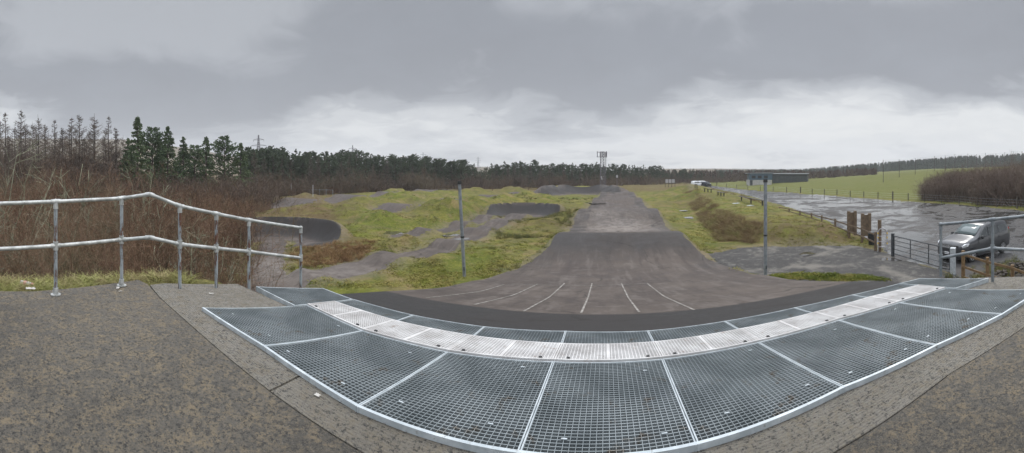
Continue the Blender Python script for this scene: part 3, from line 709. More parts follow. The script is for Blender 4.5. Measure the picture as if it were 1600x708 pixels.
# ------------------------------------------------------------------ vegetation prototypes (numpy ribbons)
def ribbon(P, Wd, side):
    """P (n,k,3) polylines, Wd (n,k) widths, side (n,3) -> V, F"""
    n, k, _ = P.shape; off = side[:, None, :] * Wd[..., None] / 2
    V = np.stack([P - off, P + off], 2).reshape(n, k * 2, 3)
    base = (np.arange(n) * k * 2)[:, None, None]; j = np.arange(k - 1)[None, :, None] * 2
    Fq = base + j + np.array([0, 1, 3, 2])[None, None, :]
    return V.reshape(-1, 3), Fq.reshape(-1, 4)
def merge(parts):
    Vs = []; Fs = []; b_ = 0
    for V, Fq in parts: Vs.append(V); Fs.append(Fq + b_); b_ += len(V)
    return np.concatenate(Vs), np.concatenate(Fs)
def unit(v): return v / (np.linalg.norm(v, axis=-1, keepdims=True) + 1e-9)
def bush(seed, h=3.0, rad=1.4, stems=40, subs=7, wd=0.022, spread=0.5, tw=0.35):
    g = np.random.default_rng(seed); k = 6; t_ = np.linspace(0, 1, k)
    b0 = np.c_[g.normal(0, rad * 0.35, (stems, 2)), np.zeros(stems)]
    d = np.c_[g.normal(0, spread, (stems, 2)), np.ones(stems)]; d = unit(d)
    ln = h * g.uniform(0.55, 1.05, stems)
    wob = np.cumsum(g.normal(0, 0.09, (stems, k, 3)), 1) * ln[:, None, None] * 0.4; wob[:, 0] = 0
    P = b0[:, None] + d[:, None] * (t_[None, :, None] * ln[:, None, None]) + wob
    P[..., 2] = np.maximum(P[..., 2], 0)
    Wd = wd * (1 - 0.8 * t_)[None] * g.uniform(0.7, 1.4, (stems, 1))
    parts = [ribbon(P, Wd, unit(g.normal(0, 1, (stems, 3)) * [1, 1, .1]))]
    # side twigs
    m = stems * subs; si = np.repeat(np.arange(stems), subs); u = g.uniform(0.2, 1.0, m); kk = np.minimum((u * (k - 1)).astype(int), k - 2); fr = u * (k - 1) - kk
    q0 = P[si, kk] * (1 - fr[:, None]) + P[si, kk + 1] * fr[:, None]
    dd = unit(unit(P[si, kk + 1] - P[si, kk]) + g.normal(0, 0.55, (m, 3)) + [0, 0, .15]); l2 = h * tw * g.uniform(0.4, 1.0, m)
    t3 = np.linspace(0, 1, 4); w3 = np.cumsum(g.normal(0, .12, (m, 4, 3)), 1) * l2[:, None, None] * .4; w3[:, 0] = 0
    Q = q0[:, None] + dd[:, None] * (t3[None, :, None] * l2[:, None, None]) + w3
    parts.append(ribbon(Q, wd * 0.42 * (1 - .75 * t3)[None] * np.ones((m, 1)), unit(g.normal(0, 1, (m, 3)))))
    # finest
    m2 = m * 4; si = np.repeat(np.arange(m), 4); u = g.uniform(0.2, 1, m2); kk = np.minimum((u * 3).astype(int), 2)
    q0 = Q[si, kk]; dd = unit(unit(Q[si, kk + 1] - Q[si, kk]) + g.normal(0, .7, (m2, 3))); l3 = l2[si] * g.uniform(.25, .6, m2)
    t2 = np.linspace(0, 1, 2); Rr = q0[:, None] + dd[:, None] * (t2[None, :, None] * l3[:, None, None])
    parts.append(ribbon(Rr, wd * 0.26 * np.ones((m2, 2)), unit(g.normal(0, 1, (m2, 3)))))
    return merge(parts)
def blades(seed, n=40, h=0.3, rad=0.15, wd=0.008, lean=0.5):
    g = np.random.default_rng(seed); b0 = np.c_[g.normal(0, rad * .5, (n, 2)), np.zeros(n)]
    out = np.c_[g.normal(0, lean, (n, 2)), np.ones(n)]; out = unit(out); ln = h * g.uniform(.5, 1.1, n)
    t_ = np.array([0, .45, .8, 1.0]); dr = np.c_[out[:, :2], -0.5 * np.ones(n)] * ln[:, None] * 0.55
    P = b0[:, None] + out[:, None] * (t_[None, :, None] * ln[:, None, None]) + dr[:, None] * (t_[None, :, None] ** 2.2)
    return ribbon(P, wd * np.array([1, .9, .55, .05])[None] * np.ones((n, 1)), unit(np.cross(out, g.normal(0, 1, (n, 3)))))
def scatter(protos, X, Y, Z, SCL, rng_=rng, zscale=None):
    """merge copies of prototypes placed at points into one V, F"""
    pi = rng_.integers(0, len(protos), len(X)); parts = []; b_ = 0; Vs = []; Fs = []
    for k, (V, Fq) in enumerate(protos):
        s_ = np.where(pi == k)[0]
        if not len(s_): continue
        th = rng_.uniform(0, 6.283, len(s_)); c, s = np.cos(th), np.sin(th)
        zs = SCL[s_] if zscale is None else zscale[s_]
        VX = (V[None, :, 0] * c[:, None] - V[None, :, 1] * s[:, None]) * SCL[s_][:, None] + X[s_][:, None]
        VY = (V[None, :, 0] * s[:, None] + V[None, :, 1] * c[:, None]) * SCL[s_][:, None] + Y[s_][:, None]
        VZ = V[None, :, 2] * zs[:, None] + Z[s_][:, None]
        Vs.append(np.stack([VX, VY, VZ], -1).reshape(-1, 3))
        Fs.append((Fq[None] + (np.arange(len(s_)) * len(V))[:, None, None]).reshape(-1, 4) + b_); b_ += len(s_) * len(V)
    return np.concatenate(Vs), np.concatenate(Fs)

# conifer: trunk, whorled boughs carrying needle sprays
def conifer(seed, h=10.0, rw=2.2, kind='spruce', dens=1.0, start=0.12, nw=.085):
    g = np.random.default_rng(seed); P = []; Wd = []
    nb = int((210 if kind == 'spruce' else 170) * dens); Bl = []
    lv = np.sort(g.uniform(start, 0.985, nb)); lump = 1 + 0.35 * np.sin(g.uniform(0, 6.28) + lv * g.uniform(8, 18))
    phi = g.uniform(0, 6.283, nb)
    if kind == 'spruce': rr_ = rw * (1 - lv) ** 0.72 * g.uniform(0.6, 1.15, nb) * (0.8 + .2 * lump)
    else: rr_ = rw * np.clip(np.sin(math.pi * (0.16 + 0.80 * (lv - start) / (1 - start))), 0.12, 1) ** 0.8 * g.uniform(0.45, 1.15, nb) * (0.7 + .3 * lump)
    rr_ = np.maximum(rr_, 0.12)
    k = 5; t_ = np.linspace(0, 1, k)
    d = np.c_[np.cos(phi), np.sin(phi)]; z0 = lv * h
    P = np.zeros((nb, k, 3)); P[..., :2] = d[:, None] * (t_[None, :, None] * rr_[:, None, None])
    rise = (0.25 if kind == 'spruce' else 0.45)
    P[..., 2] = z0[:, None] + rr_[:, None] * (rise * t_[None] - (0.30 if kind == 'spruce' else 0.1) * t_[None] ** 2)
    parts_w = [ribbon(P, 0.05 * (1 - .8 * t_)[None] * np.ones((nb, 1)), np.tile([0, 0, 1.0], (nb, 1)))]
    # sprays
    ns = 30; m = nb * ns; si = np.repeat(np.arange(nb), ns); u = g.uniform(0.15, 1.0, m) ** 0.8
    kk = np.minimum((u * (k - 1)).astype(int), k - 2); fr = (u * (k - 1) - kk)[:, None]
    q0 = P[si, kk] * (1 - fr) + P[si, kk + 1] * fr + g.normal(0, .05, (m, 3))
    dd = unit(np.c_[d[si], 0.1 * np.ones(m)] + g.normal(0, .75, (m, 3))); l2 = (0.16 + 0.30 * g.random(m)) * (0.35 + 0.75 * rr_[si] / rw)
    t2 = np.array([0, .5, 1.0]); Q = q0[:, None] + dd[:, None] * (t2[None, :, None] * l2[:, None, None]); Q[:, 2, 2] -= 0.1 * l2
    needles = ribbon(Q, (nw + nw * g.random((m, 1))) * np.array([.6, 1.0, .15])[None], unit(np.cross(dd, g.normal(0, 1, (m, 3)))))
    return merge(parts_w), needles
def trunk_mb(h, r, seed, n=8, lean=0.02):
    g = random.Random(seed); mb = MB(); pts = [Vector((0, 0, -0.4))]
    for k in range(1, 7): pts.append(Vector((g.uniform(-1, 1) * lean * h * .3, g.uniform(-1, 1) * lean * h * .3, h * k / 6 * .99)))
    for k in range(6): mb.tube(pts[k], pts[k + 1], r * (1 - k / 6) ** .8 + .012, r * (1 - (k + 1) / 6) ** .8 + .012, n)
    return mb
def larch(seed, h=11.0, rw=1.9, dens=1.0):
    g = np.random.default_rng(seed); nb = int(120 * dens); k = 5; t_ = np.linspace(0, 1, k)
    lv = np.sort(g.uniform(0.22, 0.97, nb)); phi = g.uniform(0, 6.283, nb); rr_ = 1.25 * rw * (1.02 - lv) ** .85 * g.uniform(.5, 1.15, nb)
    d = np.c_[np.cos(phi), np.sin(phi)]; P = np.zeros((nb, k, 3)); P[..., :2] = d[:, None] * (t_[None, :, None] * rr_[:, None, None])
    P[..., 2] = lv[:, None] * h + rr_[:, None] * (0.10 * t_[None] + .35 * t_[None] ** 2); P += np.cumsum(g.normal(0, .02, P.shape), 1) * rr_[:, None, None]
    parts = [ribbon(P, 0.045 * (1 - .75 * t_)[None] * np.ones((nb, 1)), np.tile([0, 0, 1.0], (nb, 1)))]
    ns = 14; m = nb * ns; si = np.repeat(np.arange(nb), ns); u = g.uniform(.15, 1, m); kk = np.minimum((u * 4).astype(int), 3); fr = (u * 4 - kk)[:, None]
    q0 = P[si, kk] * (1 - fr) + P[si, kk + 1] * fr
    dd = unit(np.c_[d[si] * .8, .35 * np.ones(m)] + g.normal(0, .55, (m, 3))); l2 = (.25 + .55 * g.random(m)) * (.12 + .88 * np.minimum(1, rr_[si] / rw))
    t2 = np.linspace(0, 1, 3); Q = q0[:, None] + dd[:, None] * (t2[None, :, None] * l2[:, None, None]); Q[:, 1:, 2] -= .04
    parts.append(ribbon(Q, 0.028 * (1 - .5 * t2)[None] * np.ones((m, 1)), unit(g.normal(0, 1, (m, 3)))))
    m2 = m * 2; si = np.repeat(np.arange(m), 2); q0 = Q[si, 1]; dd = unit(dd[si] + g.normal(0, .7, (m2, 3))); l3 = l2[si] * .5
    Rr = q0[:, None] + dd[:, None] * (np.array([0, 1.])[None, :, None] * l3[:, None, None]); parts.append(ribbon(Rr, .017 * np.ones((m2, 2)), unit(g.normal(0, 1, (m2, 3)))))
    return merge(parts)
def tree_thing(name, label, cat, group, proto, h0, x, y, h, rz=None, zoff=-0.1):
    """first use builds, later uses copy"""
    if proto.get('o') is None:
        T = thing(name, label, cat, (0, 0, 0), 0, group)
        tr = trunk_mb(h0, proto['tr'], proto['seed']).build('trunk', m_bark, T, smooth_=True)
        if 'wood' in proto:
            mesh_np('branches', *proto['wood'], m_bark, T)
        mesh_np('crown', *proto['crown'], proto['m'], T)
        proto['o'] = T; o = T
    else: o = copy_tree(proto['o'])
    o.name = name; tag(o, label, cat, group); s = h / h0
    o.location = (x, y, gz(x, y) + zoff); o.rotation_euler = (0, 0, random.uniform(0, 6.28) if rz is None else rz)
    wj = random.uniform(.88, 1.12); o.scale = (s * wj, s * wj, s)
    return o
SP = []
for k in range(4):
    w_, n_ = conifer(20 + k, 10, 2.5 + .3 * (k % 2), 'spruce' if k < 3 else 'pine', 1.0, 0.10 if k < 3 else .3); SP.append(dict(seed=k, tr=.16, wood=w_, crown=n_, m=m_needle))
FSP = []
for k in range(4):
    w_, n_ = conifer(40 + k, 10, 2.6, 'pine' if k % 2 else 'spruce', 0.5, 0.15 if k % 2 == 0 else .3, .13); FSP.append(dict(seed=30 + k, tr=.14, wood=w_, crown=n_, m=m_needle2))
LA = []
for k in range(4): LA.append(dict(seed=60 + k, tr=.13, crown=larch(60 + k, 11, 1.9 + .45 * (k % 3)), m=m_larch))
def hgt(ty, r, gzv): return HC + (YH - ty) / F * r - gzv
near = [(215, 180, 50, 0, 'tallest dark green conifer standing left of the conifer group, ragged top'), (238, 198, 54, 3, 'bushy dark green conifer just right of the tallest one'), (262, 196, 56, 1, 'narrow pointed green conifer in the middle of the left conifer group'),
        (286, 212, 58, 2, 'slender green conifer at the right end of the left conifer group'), (322, 212, 58, 0, 'pointed green conifer on its own after the gap, leftmost of three'), (351, 212, 60, 3, 'broad green conifer in the middle of the three after the gap'),
        (376, 222, 60, 1, 'shorter green conifer at the right of the three after the gap'), (200, 214, 52, 2, 'small dark conifer half hidden at the left foot of the tallest conifer'), (304, 226, 62, 3, 'low conifer in the gap between the two conifer groups'), (250, 215, 60, 0, 'dark conifer behind the left conifer group')]
for px, ty, r, k, lab in near:
    x, y = pt(px, r); h = hgt(ty, r, gz(x, y)); tree_thing('conifer_tree', lab, 'conifer', 'dark conifers at left behind the thicket', SP[k], 10, x, y, h)
lar = [(33, 168, 44, 1, 'tall thin bare larch near the left edge of the picture'), (60, 176, 46, 2, 'dense bare larch with a pointed crown, second full one from the left'), (85, 184, 48, 0, 'slim bare larch right of the dense pointed one'), (112, 180, 50, 3, 'bare larch in the middle of the leafless row'),
       (124, 176, 52, 1, 'bare larch with fine upright branches beside the tallest twin tops'), (148, 174, 50, 2, 'thick bare larch, broadest of the leafless row'), (170, 178, 50, 0, 'bare larch at the right end of the leafless row next to the conifers'), (8, 172, 40, 0, 'bare tree cut by the left edge of the picture'), (180, 196, 54, 3, 'short bare tree between the larches and the tallest conifer'), (98, 200, 60, 1, 'small bare tree behind the larch row')]
for px, ty, r, k, lab in lar:
    x, y = pt(px, r); h = hgt(ty, r, gz(x, y)); tree_thing('larch_tree', lab, 'bare tree', 'leafless larches at left', LA[k], 11, x, y, h)
random.seed(5)
for i in range(26):
    px = -20 + 215 * (i + random.random()) / 26; r = random.uniform(50, 66); ty = random.uniform(186, 216); x, y = pt(px, r); h = hgt(ty, r, gz(x, y))
    tree_thing('bare_tree', 'thin leafless tree standing behind the bare larches at far left', 'bare tree', 'thin leafless trees behind the larches', LA[random.randrange(4)], 11, x, y, h)
# far tree line
TPX = [385, 430, 500, 560, 600, 650, 700, 728, 740, 765, 775, 830, 900, 950, 1000, 1050, 1100, 1170, 1260]
TPY = [230, 230, 237, 236, 239, 243, 246, 248, 257, 257, 253, 251, 254, 255, 258, 262, 266, 267, 268]
random.seed(11)
for i in range(280):
    px = 385 + (1130 - 385) * ((i + random.random()) / 280)
    row = i % 3; r = np.interp(px, [385, 500, 700, 900, 1130], [70, 84, 104, 118, 175]) + row * 9 + random.uniform(-3, 3)
    ty = np.interp(px, TPX, TPY) + random.choice([-1, 0, 1, 3, 5, 8]) + random.uniform(-2, 3) + (3 if row == 0 else 0)
    x, y = pt(px, r); h = max(2.5, hgt(ty, r, gz(x, y)))
    if 742 < px < 763: h *= 0.85
    tree_thing('conifer_tree', 'dark green conifer in the long tree line behind the track', 'conifer', 'conifers of the tree line behind the track', FSP[random.randrange(4)], 10, x, y, h)
for i in range(60):
    px = 390 + 740 * ((i + random.random()) / 60); r = np.interp(px, [385, 500, 700, 900, 1130], [66, 80, 100, 112, 165]) + random.uniform(-3, 6)
    ty = np.interp(px, TPX, TPY) + random.uniform(3, 16); x, y = pt(px, r); h = max(3, hgt(ty, r, gz(x, y)))
    tree_thing('bare_tree', 'bare brown tree along the front of the long tree line', 'bare tree', 'bare trees in front of the tree line', LA[random.randrange(4)], 11, x, y, h)

# brown thickets: nobody could count the bushes
BU = [bush(100 + k, 3.0, [1.2, 1.8, 1.5, 2.0, .9][k], [16, 38, 26, 30, 8][k], 7, wd=0.030, spread=[.3, .5, .6, .4, .25][k]) for k in range(5)]
g = np.random.default_rng(5)
def region(n, pxr, rfun, keep=None):
    out = []
    while len(out) < n:
        px = g.uniform(*pxr); r = rfun(px, g.random()); x, y = pt(px, r)
        if keep is None or keep(px, r, x, y): out.append((x, y, r, px))
    return np.array(out)
def edge_near(px): return np.interp(px, [-160, 60, 200, 300, 352, 372, 395, 470, 560], [8.3, 7.6, 8.0, 9.0, 11.5, 22, 36, 50, 62])
A_ = region(520, (-160, 420), lambda px, u: edge_near(px) + (46 - min(40, edge_near(px))) * u ** 1.25)
x_, y_, r_ = A_[:, 0], A_[:, 1], A_[:, 2]
z_ = H(x_, y_)
# crest of the thicket in the photograph: height of the brush at each distance
topy = np.interp(A_[:, 3], [-160, 0, 200, 260, 330, 380, 420], [262, 268, 276, 290, 296, 303, 307])
hmax = np.clip(HC + (YH - topy) / F * r_ - z_, 1.5, 5.0) * np.interp(r_, [7, 14, 30], [0.72, 0.85, 1.0])
scl = np.clip(hmax / 3.0 * (.45 + .7 * g.random(len(r_)) ** 1.3) * (1 + .5 * vnoise(x_, y_, 5)), .3, 1.7)
BUN = [bush(110 + k, 3.0, [1.3, 1.8, 1.5, 1.9][k], [30, 50, 44, 14][k], 8, wd=0.015, spread=[.35, .5, .6, .3][k]) for k in range(4)]
BUM = [bush(120 + k, 3.0, [1.3, 1.8, 1.5, 1.9][k], [24, 38, 32, 12][k], 7, wd=0.022, spread=[.35, .5, .55, .3][k]) for k in range(4)]
VF = []
for pr_, ok in ((BUN, r_ < 14), (BUM, (r_ >= 14) & (r_ < 24)), (BU, r_ >= 24)): VF.append(scatter(pr_, x_[ok], y_[ok], z_[ok] - .1, scl[ok], g))
V, Fq = merge(VF)
tag(mesh_np('thicket', V, Fq, m_twig), 'thick tangle of bare red-brown shrubs below the left railing', 'thicket', kind='stuff')
# low scrub band in front of far trees
BF = [bush(140 + k, 3.0, 2.0, 22, 5, wd=0.07, spread=.45) for k in range(4)]
A_ = region(420, (385, 1150), lambda px, u: np.interp(px, [385, 500, 700, 900, 1150], [60, 76, 96, 108, 165]) + 16 * u)
z_ = H(A_[:, 0], A_[:, 1]); ty = np.interp(A_[:, 3], [385, 560, 760, 950, 1150], [270, 266, 272, 272, 276]); hm = np.clip(HC + (YH - ty) / F * A_[:, 2] - z_, 1.5, 8)
V, Fq = scatter(BF, A_[:, 0], A_[:, 1], z_ - .1, hm / 3 * g.uniform(.6, 1.1, len(hm)), g)
tag(mesh_np('scrub', V, Fq, m_twigfar), 'band of bare brown scrub at the foot of the long tree line', 'scrub', kind='stuff')
# dark low heather edge at far left of the track
A_ = region(160, (395, 620), lambda px, u: np.interp(px, [395, 620], [62, 88]) + 8 * u)
z_ = H(A_[:, 0], A_[:, 1]); V, Fq = scatter(BF, A_[:, 0], A_[:, 1], z_, g.uniform(.35, .6, len(z_)), g)
tag(mesh_np('bramble', V, Fq, m_twig), 'low dark red-brown brambles along the far left edge of the track', 'brambles', kind='stuff')
# thicket on the right hillside
BR = [bush(160 + k, 3.0, 1.5, 30, 6, wd=0.05, spread=.35) for k in range(4)]
A_ = region(300, (1446, 1720), lambda px, u: carfar(az(px)) + 4.5 + np.interp(px, [1446, 1500, 1600], [4, 22, 34]) * u)
z_ = H(A_[:, 0], A_[:, 1]); ty = np.interp(A_[:, 3], [1440, 1460, 1500, 1600, 1720], [290, 274, 264, 256, 250]); hm = np.clip(HC + (YH - ty) / F * A_[:, 2] - z_, 1.5, 7)
V, Fq = scatter(BR, A_[:, 0], A_[:, 1], z_ - .1, np.minimum(hm / 3, 2.2) * g.uniform(.8, 1.02, len(hm)), g)
tag(mesh_np('thicket', V, Fq, m_twigr), 'dense mass of bare brown bushes on the hillside beyond the car park', 'thicket', kind='stuff')
# far woods
def far_wood(name, label, n, pxr, rfun, topfun, m_, protos, minh=4, hp=10):
    A_ = region(n, pxr, rfun); z_ = H(A_[:, 0], A_[:, 1]); ty = topfun(A_[:, 3]); hm = np.clip(HC + (YH - ty) / F * A_[:, 2] - z_, minh, 15)
    V, Fq = scatter(protos, A_[:, 0], A_[:, 1], z_ - .3, hm / (3.2 if protos is BF else 10) * g.uniform(.7, 1.05, len(hm)), g)
    tag(mesh_np(name, V, Fq, m_), label, 'wood', kind='stuff')
FW = []
for k in range(3):
    gg = np.random.default_rng(300 + k); nb = 130; lv = gg.uniform(0.02, 1, nb); ph = gg.uniform(0, 6.28, nb); rr_ = 2.6 * (1 - lv) ** .7 * gg.uniform(.2, 1.1, nb)
    c_ = np.c_[np.cos(ph) * rr_, np.sin(ph) * rr_, lv * 10]; dd = unit(gg.normal(0, 1, (nb, 3)) + [0, 0, .5]); Q = c_[:, None] + dd[:, None] * np.array([-.7, 0, .7])[None, :, None]
    FW.append(ribbon(Q, np.array([.3, .8, .1])[None] * np.ones((nb, 1)), unit(np.cross(dd, gg.normal(0, 1, (nb, 3))))))
far_wood('far_wood', 'hazy dark wood behind the green hill on the right', 1700, (1120, 1720), lambda px, u: 330 + 200 * u, lambda p: np.interp(p, [1120, 1250, 1300, 1400, 1500, 1600, 1720], [265, 264, 260, 252, 244, 240, 238]), m_needle2, FW, 6)
far_wood('far_wood', 'distant wood at the end of the car park road', 620, (1020, 1370), lambda px, u: 170 + 70 * u, lambda p: np.interp(p, [1020, 1120, 1310, 1370], [265, 266, 265, 264]), m_twigfar, FW, 4)
far_wood('far_wood', 'dusky woodland seen behind the bare larches on the left', 420, (-100, 420), lambda px, u: 44 + 30 * u, lambda p: np.interp(p, [-100, 60, 180, 215, 420], [236, 228, 245, 268, 272]) , m_twigfar, BF, 4)
far_wood('far_wood', 'pale hazy woodland on the horizon beyond the tree line', 500, (440, 1200), lambda px, u: 500 + 500 * u, lambda p: np.interp(p, [440, 735, 770, 1200], [258, 266, 266, 268]), m_needle2, FW, 4)

# grass, reeds and rushes
def grass_patch(name, label, n, pxr, pyr, protos, smin, smax, m_, keep=None, cls=True, rfun=None):
    P = []
    X = g.uniform(*pxr, n); Yp = g.uniform(*pyr, n)
    r = 4.5 * F / (Yp - YH) if rfun is None else rfun(X, Yp)
    x, y = r * np.sin((X - X0) / F), r * np.cos((X - X0) / F)
    tr, dk, cp, gr = masks(x, y); ok = (tr < -0.05) & (cp < -.1) & (gr < 0)
    if keep is not None: ok &= keep(x, y, r, X, Yp)
    x, y = x[ok], y[ok]; V, Fq = scatter(protos, x, y, H(x, y) - .02, g.uniform(smin, smax, len(x)), g)
    return tag(mesh_np(name, V, Fq, m_), label, 'grass', kind='stuff')
BL = [blades(200 + k, 16, .16, .22, .022, .8) for k in range(4)]
grass_patch('grass', 'short green grass between and around the tracks', 15000, (380, 1420), (297, 452), BL, .5, 1.2, m_blade, keep=lambda x, y, r, X, Y: vnoise(x, y, 1.5) + .35 * vnoise(x, y, .5) > -.12)
BT = [blades(210 + k, 42, .5, .22, .014, .35) for k in range(4)]
rd = lambda pts, s: (lambda x, y, r, X, Y: np.min([np.hypot(x - flat(*p)[0], y - flat(*p)[1]) + 1.2 * vnoise(x, y, 1.1) for p in pts], 0) < s)
grass_patch('reeds', 'patch of tall rusty brown dead grass in the hollow left of the lower track', 1050, (455, 615), (372, 420), BT, .4, .8, m_reedp, keep=rd([(525, 400), (500, 406), (555, 398), (480, 404)], 1.5))
grass_patch('rushes', 'olive rushes and rough tussocks beside the rhythm track', 1500, (770, 930), (310, 372), BT, .4, 1.0, m_rush, keep=lambda x, y, r, X, Y: vnoise(x, y, 2.2) > .02)
def mound_keep(x, y, r, X, Y):
    q = np.max([h * np.exp(-((x - flat(a_, b_)[0]) ** 2 + (y - flat(a_, b_)[1]) ** 2) / (s_ * s_) * 1.8) for a_, b_, h, s_ in MOUND], 0)
    return (q > .28) & (vnoise(x, y, .8) > .0 + .3 * g.random(x.shape) - .2)
grass_patch('mound_tufts', 'rough olive tufts over the tops of the grassy mounds', 5200, (420, 1090), (296, 400), BT, .2, .5, m_rush, keep=mound_keep)
grass_patch('tussocks', 'scattered dark tussocks over the grassy mounds', 3600, (400, 1060), (296, 440), BT, .2, .6, m_rush, keep=lambda x, y, r, X, Y: vnoise(x + 50, y, 1.6) > .22)
def ridge_keep(x, y, r, X, Y):
    d = polysd(x, y, RIDGE); return (d > -1.8) & (d < .35) & (x < 0.42 * y + 2.6) & (vnoise(x, y, 2.2) > -.30 + .35 * g.random(x.shape)) & (g.random(x.shape) < .62)
BTH = [blades(220 + k, 34, .95, .5, .016, .65) for k in range(4)]
gxp = grass_patch('dead_grass_bank', 'long brown dead grass on the bank below the benches', 8000, (1060, 1190), (298, 395), BTH, .35, .85, m_reed, keep=ridge_keep)
# straw grass lip at the left of the platform
n = 900; x_ = -g.uniform(4.95, 6.6, n); y_ = g.uniform(-1.6, 2.6, n); ok = ~((x_ > -5.2) & (y_ > 1.0)); x_, y_ = x_[ok], y_[ok]
BS = [blades(230 + k, 30, .30, .14, .006, .7) for k in range(4)]
V, Fq = scatter(BS, x_, y_, H(x_, y_) - .02, g.uniform(.35, 1.15, len(x_)), g)
tag(mesh_np('straw_grass', V, Fq, m_straw), 'pale straw-coloured grass along the left edge of the concrete', 'grass', kind='stuff')
n = 700; x_ = g.uniform(-6.5, -2.9, n); y_ = g.uniform(3.2, 6.2, n); ok = (x_ < -4.85) | (y_ > 4.35); x_, y_ = x_[ok], y_[ok]; tr, _, _, _ = masks(x_, y_); x_, y_ = x_[tr < -.1], y_[tr < -.1]
V, Fq = scatter(BS, x_, y_, H(x_, y_) - .02, g.uniform(.3, .7, len(x_)), g)
tag(mesh_np('bank_grass', V, Fq, m_blade), 'rough yellow-green grass on the bank beyond the railing foot', 'grass', kind='stuff')
# grass strip right of the ramp
n = 1500; X = g.uniform(1150, 1390, n); Yp = g.uniform(428, 444, n); P = [(4.5 * F / (b__ - YH), (a__ - X0) / F) for a__, b__ in zip(X, Yp)]
x_ = np.array([p[0] * math.sin(p[1]) for p in P]); y_ = np.array([p[0] * math.cos(p[1]) for p in P]); tr, _, _, gr_ = masks(x_, y_); ok = (tr < -.05) & (gr_ < -.05) & (vnoise(x_, y_, 1.0) > -.2)
x_, y_ = x_[ok], y_[ok]; V, Fq = scatter(BL, x_, y_, H(x_, y_) - .01, g.uniform(.5, 1.1, len(x_)), g)
tag(mesh_np('grass_strip', V, Fq, m_blade), 'bright green grass strip at the foot of the right-hand pole', 'grass', kind='stuff')

# individual pale lichen-covered shrubs in the thicket
def lichen_bush(px, r, h, lab):
    x, y = pt(px, r); z = gz(x, y); V, Fq = bush(int(px) + 7, h, 1.1, 11, 10, wd=.065, spread=.38, tw=.3)
    T = thing('lichen_shrub', lab, 'shrub', (x, y, z), 0, 'pale lichen shrubs in the thicket'); mesh_np('branches', V, Fq, m_lichen, T)
lichen_bush(15, 13.5, 5.4, 'tall spindly lichen-covered shrub behind the railing at the left edge')
lichen_bush(120, 14, 4.3, 'pale twiggy lichen shrub behind the railing between its two left posts')
lichen_bush(212, 14.5, 4.4, 'pale branching lichen shrub just below the tallest conifer')
lichen_bush(60, 11, 3.2, 'pale grey twiggy shrub behind the railing left of its first post')
lichen_bush(310, 12, 2.6, 'thin pale shrub behind the sloping part of the railing')
lichen_bush(262, 10.0, 2.4, 'small crooked pale shrub low behind the bend of the railing')

# ------------------------------------------------------------------ poles, far furniture
def pole(px, pb, ptp, pxt, rad, label, m_=m_pole, name='pole', cap=True):
    b_ = hit(px, pb, 10); r = math.hypot(b_.x, b_.y); t_ = pz(pxt, ptp, r)
    T = thing(name, label, 'pole', b_); d = t_ - b_
    P = MB().tube((0, 0, -.2), d, rad, rad * .92, 12).build('shaft', m_, T, angle=R(40))
    if cap:
        MB().tube(d, d + Vector((0, 0, .14)), rad * 1.25, rad * 1.1, 12).build('cap', m_black, T, angle=R(40))
        u = d * .42; MB().tube(u, u + d.normalized() * .07, rad * 1.12, n=12).build('band', m_black, T, angle=R(40))
        MB().box(Vector((0, -rad, .35)), (.05, .02, .14)).build('hatch', m_gate, T)
    return T
pole(726, 432, 288, 718, .075, 'leaning grey steel pole on the grass left of the start ramp')
pole(1196, 430, 285, 1196, .08, 'upright grey steel pole on the green strip right of the start ramp')
pole(455, 306, 286, 455, .06, 'thin white post left of its twin at the far edge of the track', m_ant, cap=False)
pole(489, 307, 289, 489, .06, 'thin white post right of its twin at the far edge of the track', m_ant, cap=False)
def rail_fence(name, label, pts, post_h=1.1, rails=(0.95, .55), pw=.1, m_=m_wood, tops=None, group=None, railh=.09, zfix=None):
    P = [Vector((p[0], p[1], gz(p[0], p[1]))) for p in pts]
    if zfix is not None:
        for p in P: p.z = zfix
    c = P[0].copy(); T = thing(name, label, 'fence', c, 0, group)
    for k, p in enumerate(P):
        h_ = (tops[k] if tops else post_h) * (1.0 + .03 * math.sin(k * 2.3)); MB().box(p - c + Vector((0, 0, h_ / 2 - .15)), (pw, pw, h_ + .3), rz=.3 * math.sin(k)).build('post', m_, T, bevel=.008)
    for z in rails:
        for k, (a_, b_) in enumerate(zip(P[:-1], P[1:])):
            za, zb = (z * tops[k] / post_h, z * tops[k + 1] / post_h) if tops else (z, z)
            n_ = (b_ - a_).cross(Vector((0, 0, 1))).normalized() * (pw / 2 + .014)
            MB().beam(a_ - c + n_ + Vector((0, 0, za)), b_ - c + n_ + Vector((0, 0, zb)), .025, railh).build('rail', m_, T)
    return T
# timber fence down to the gate
rail_fence('timber_fence', 'brown timber post and rail fence running from the grass ridge down to the metal gate', [flat(*p) for p in [(1218, 329), (1233, 334), (1250, 340), (1268, 347), (1284, 353), (1305, 363), (1327, 373), (1347, 381), (1368, 392)]], 1.1, (.95, .5), .12, tops=[.45, .6, .72, .82, .9, 1.05, 1.08, 1.1, 1.1], zfix=-3.0)
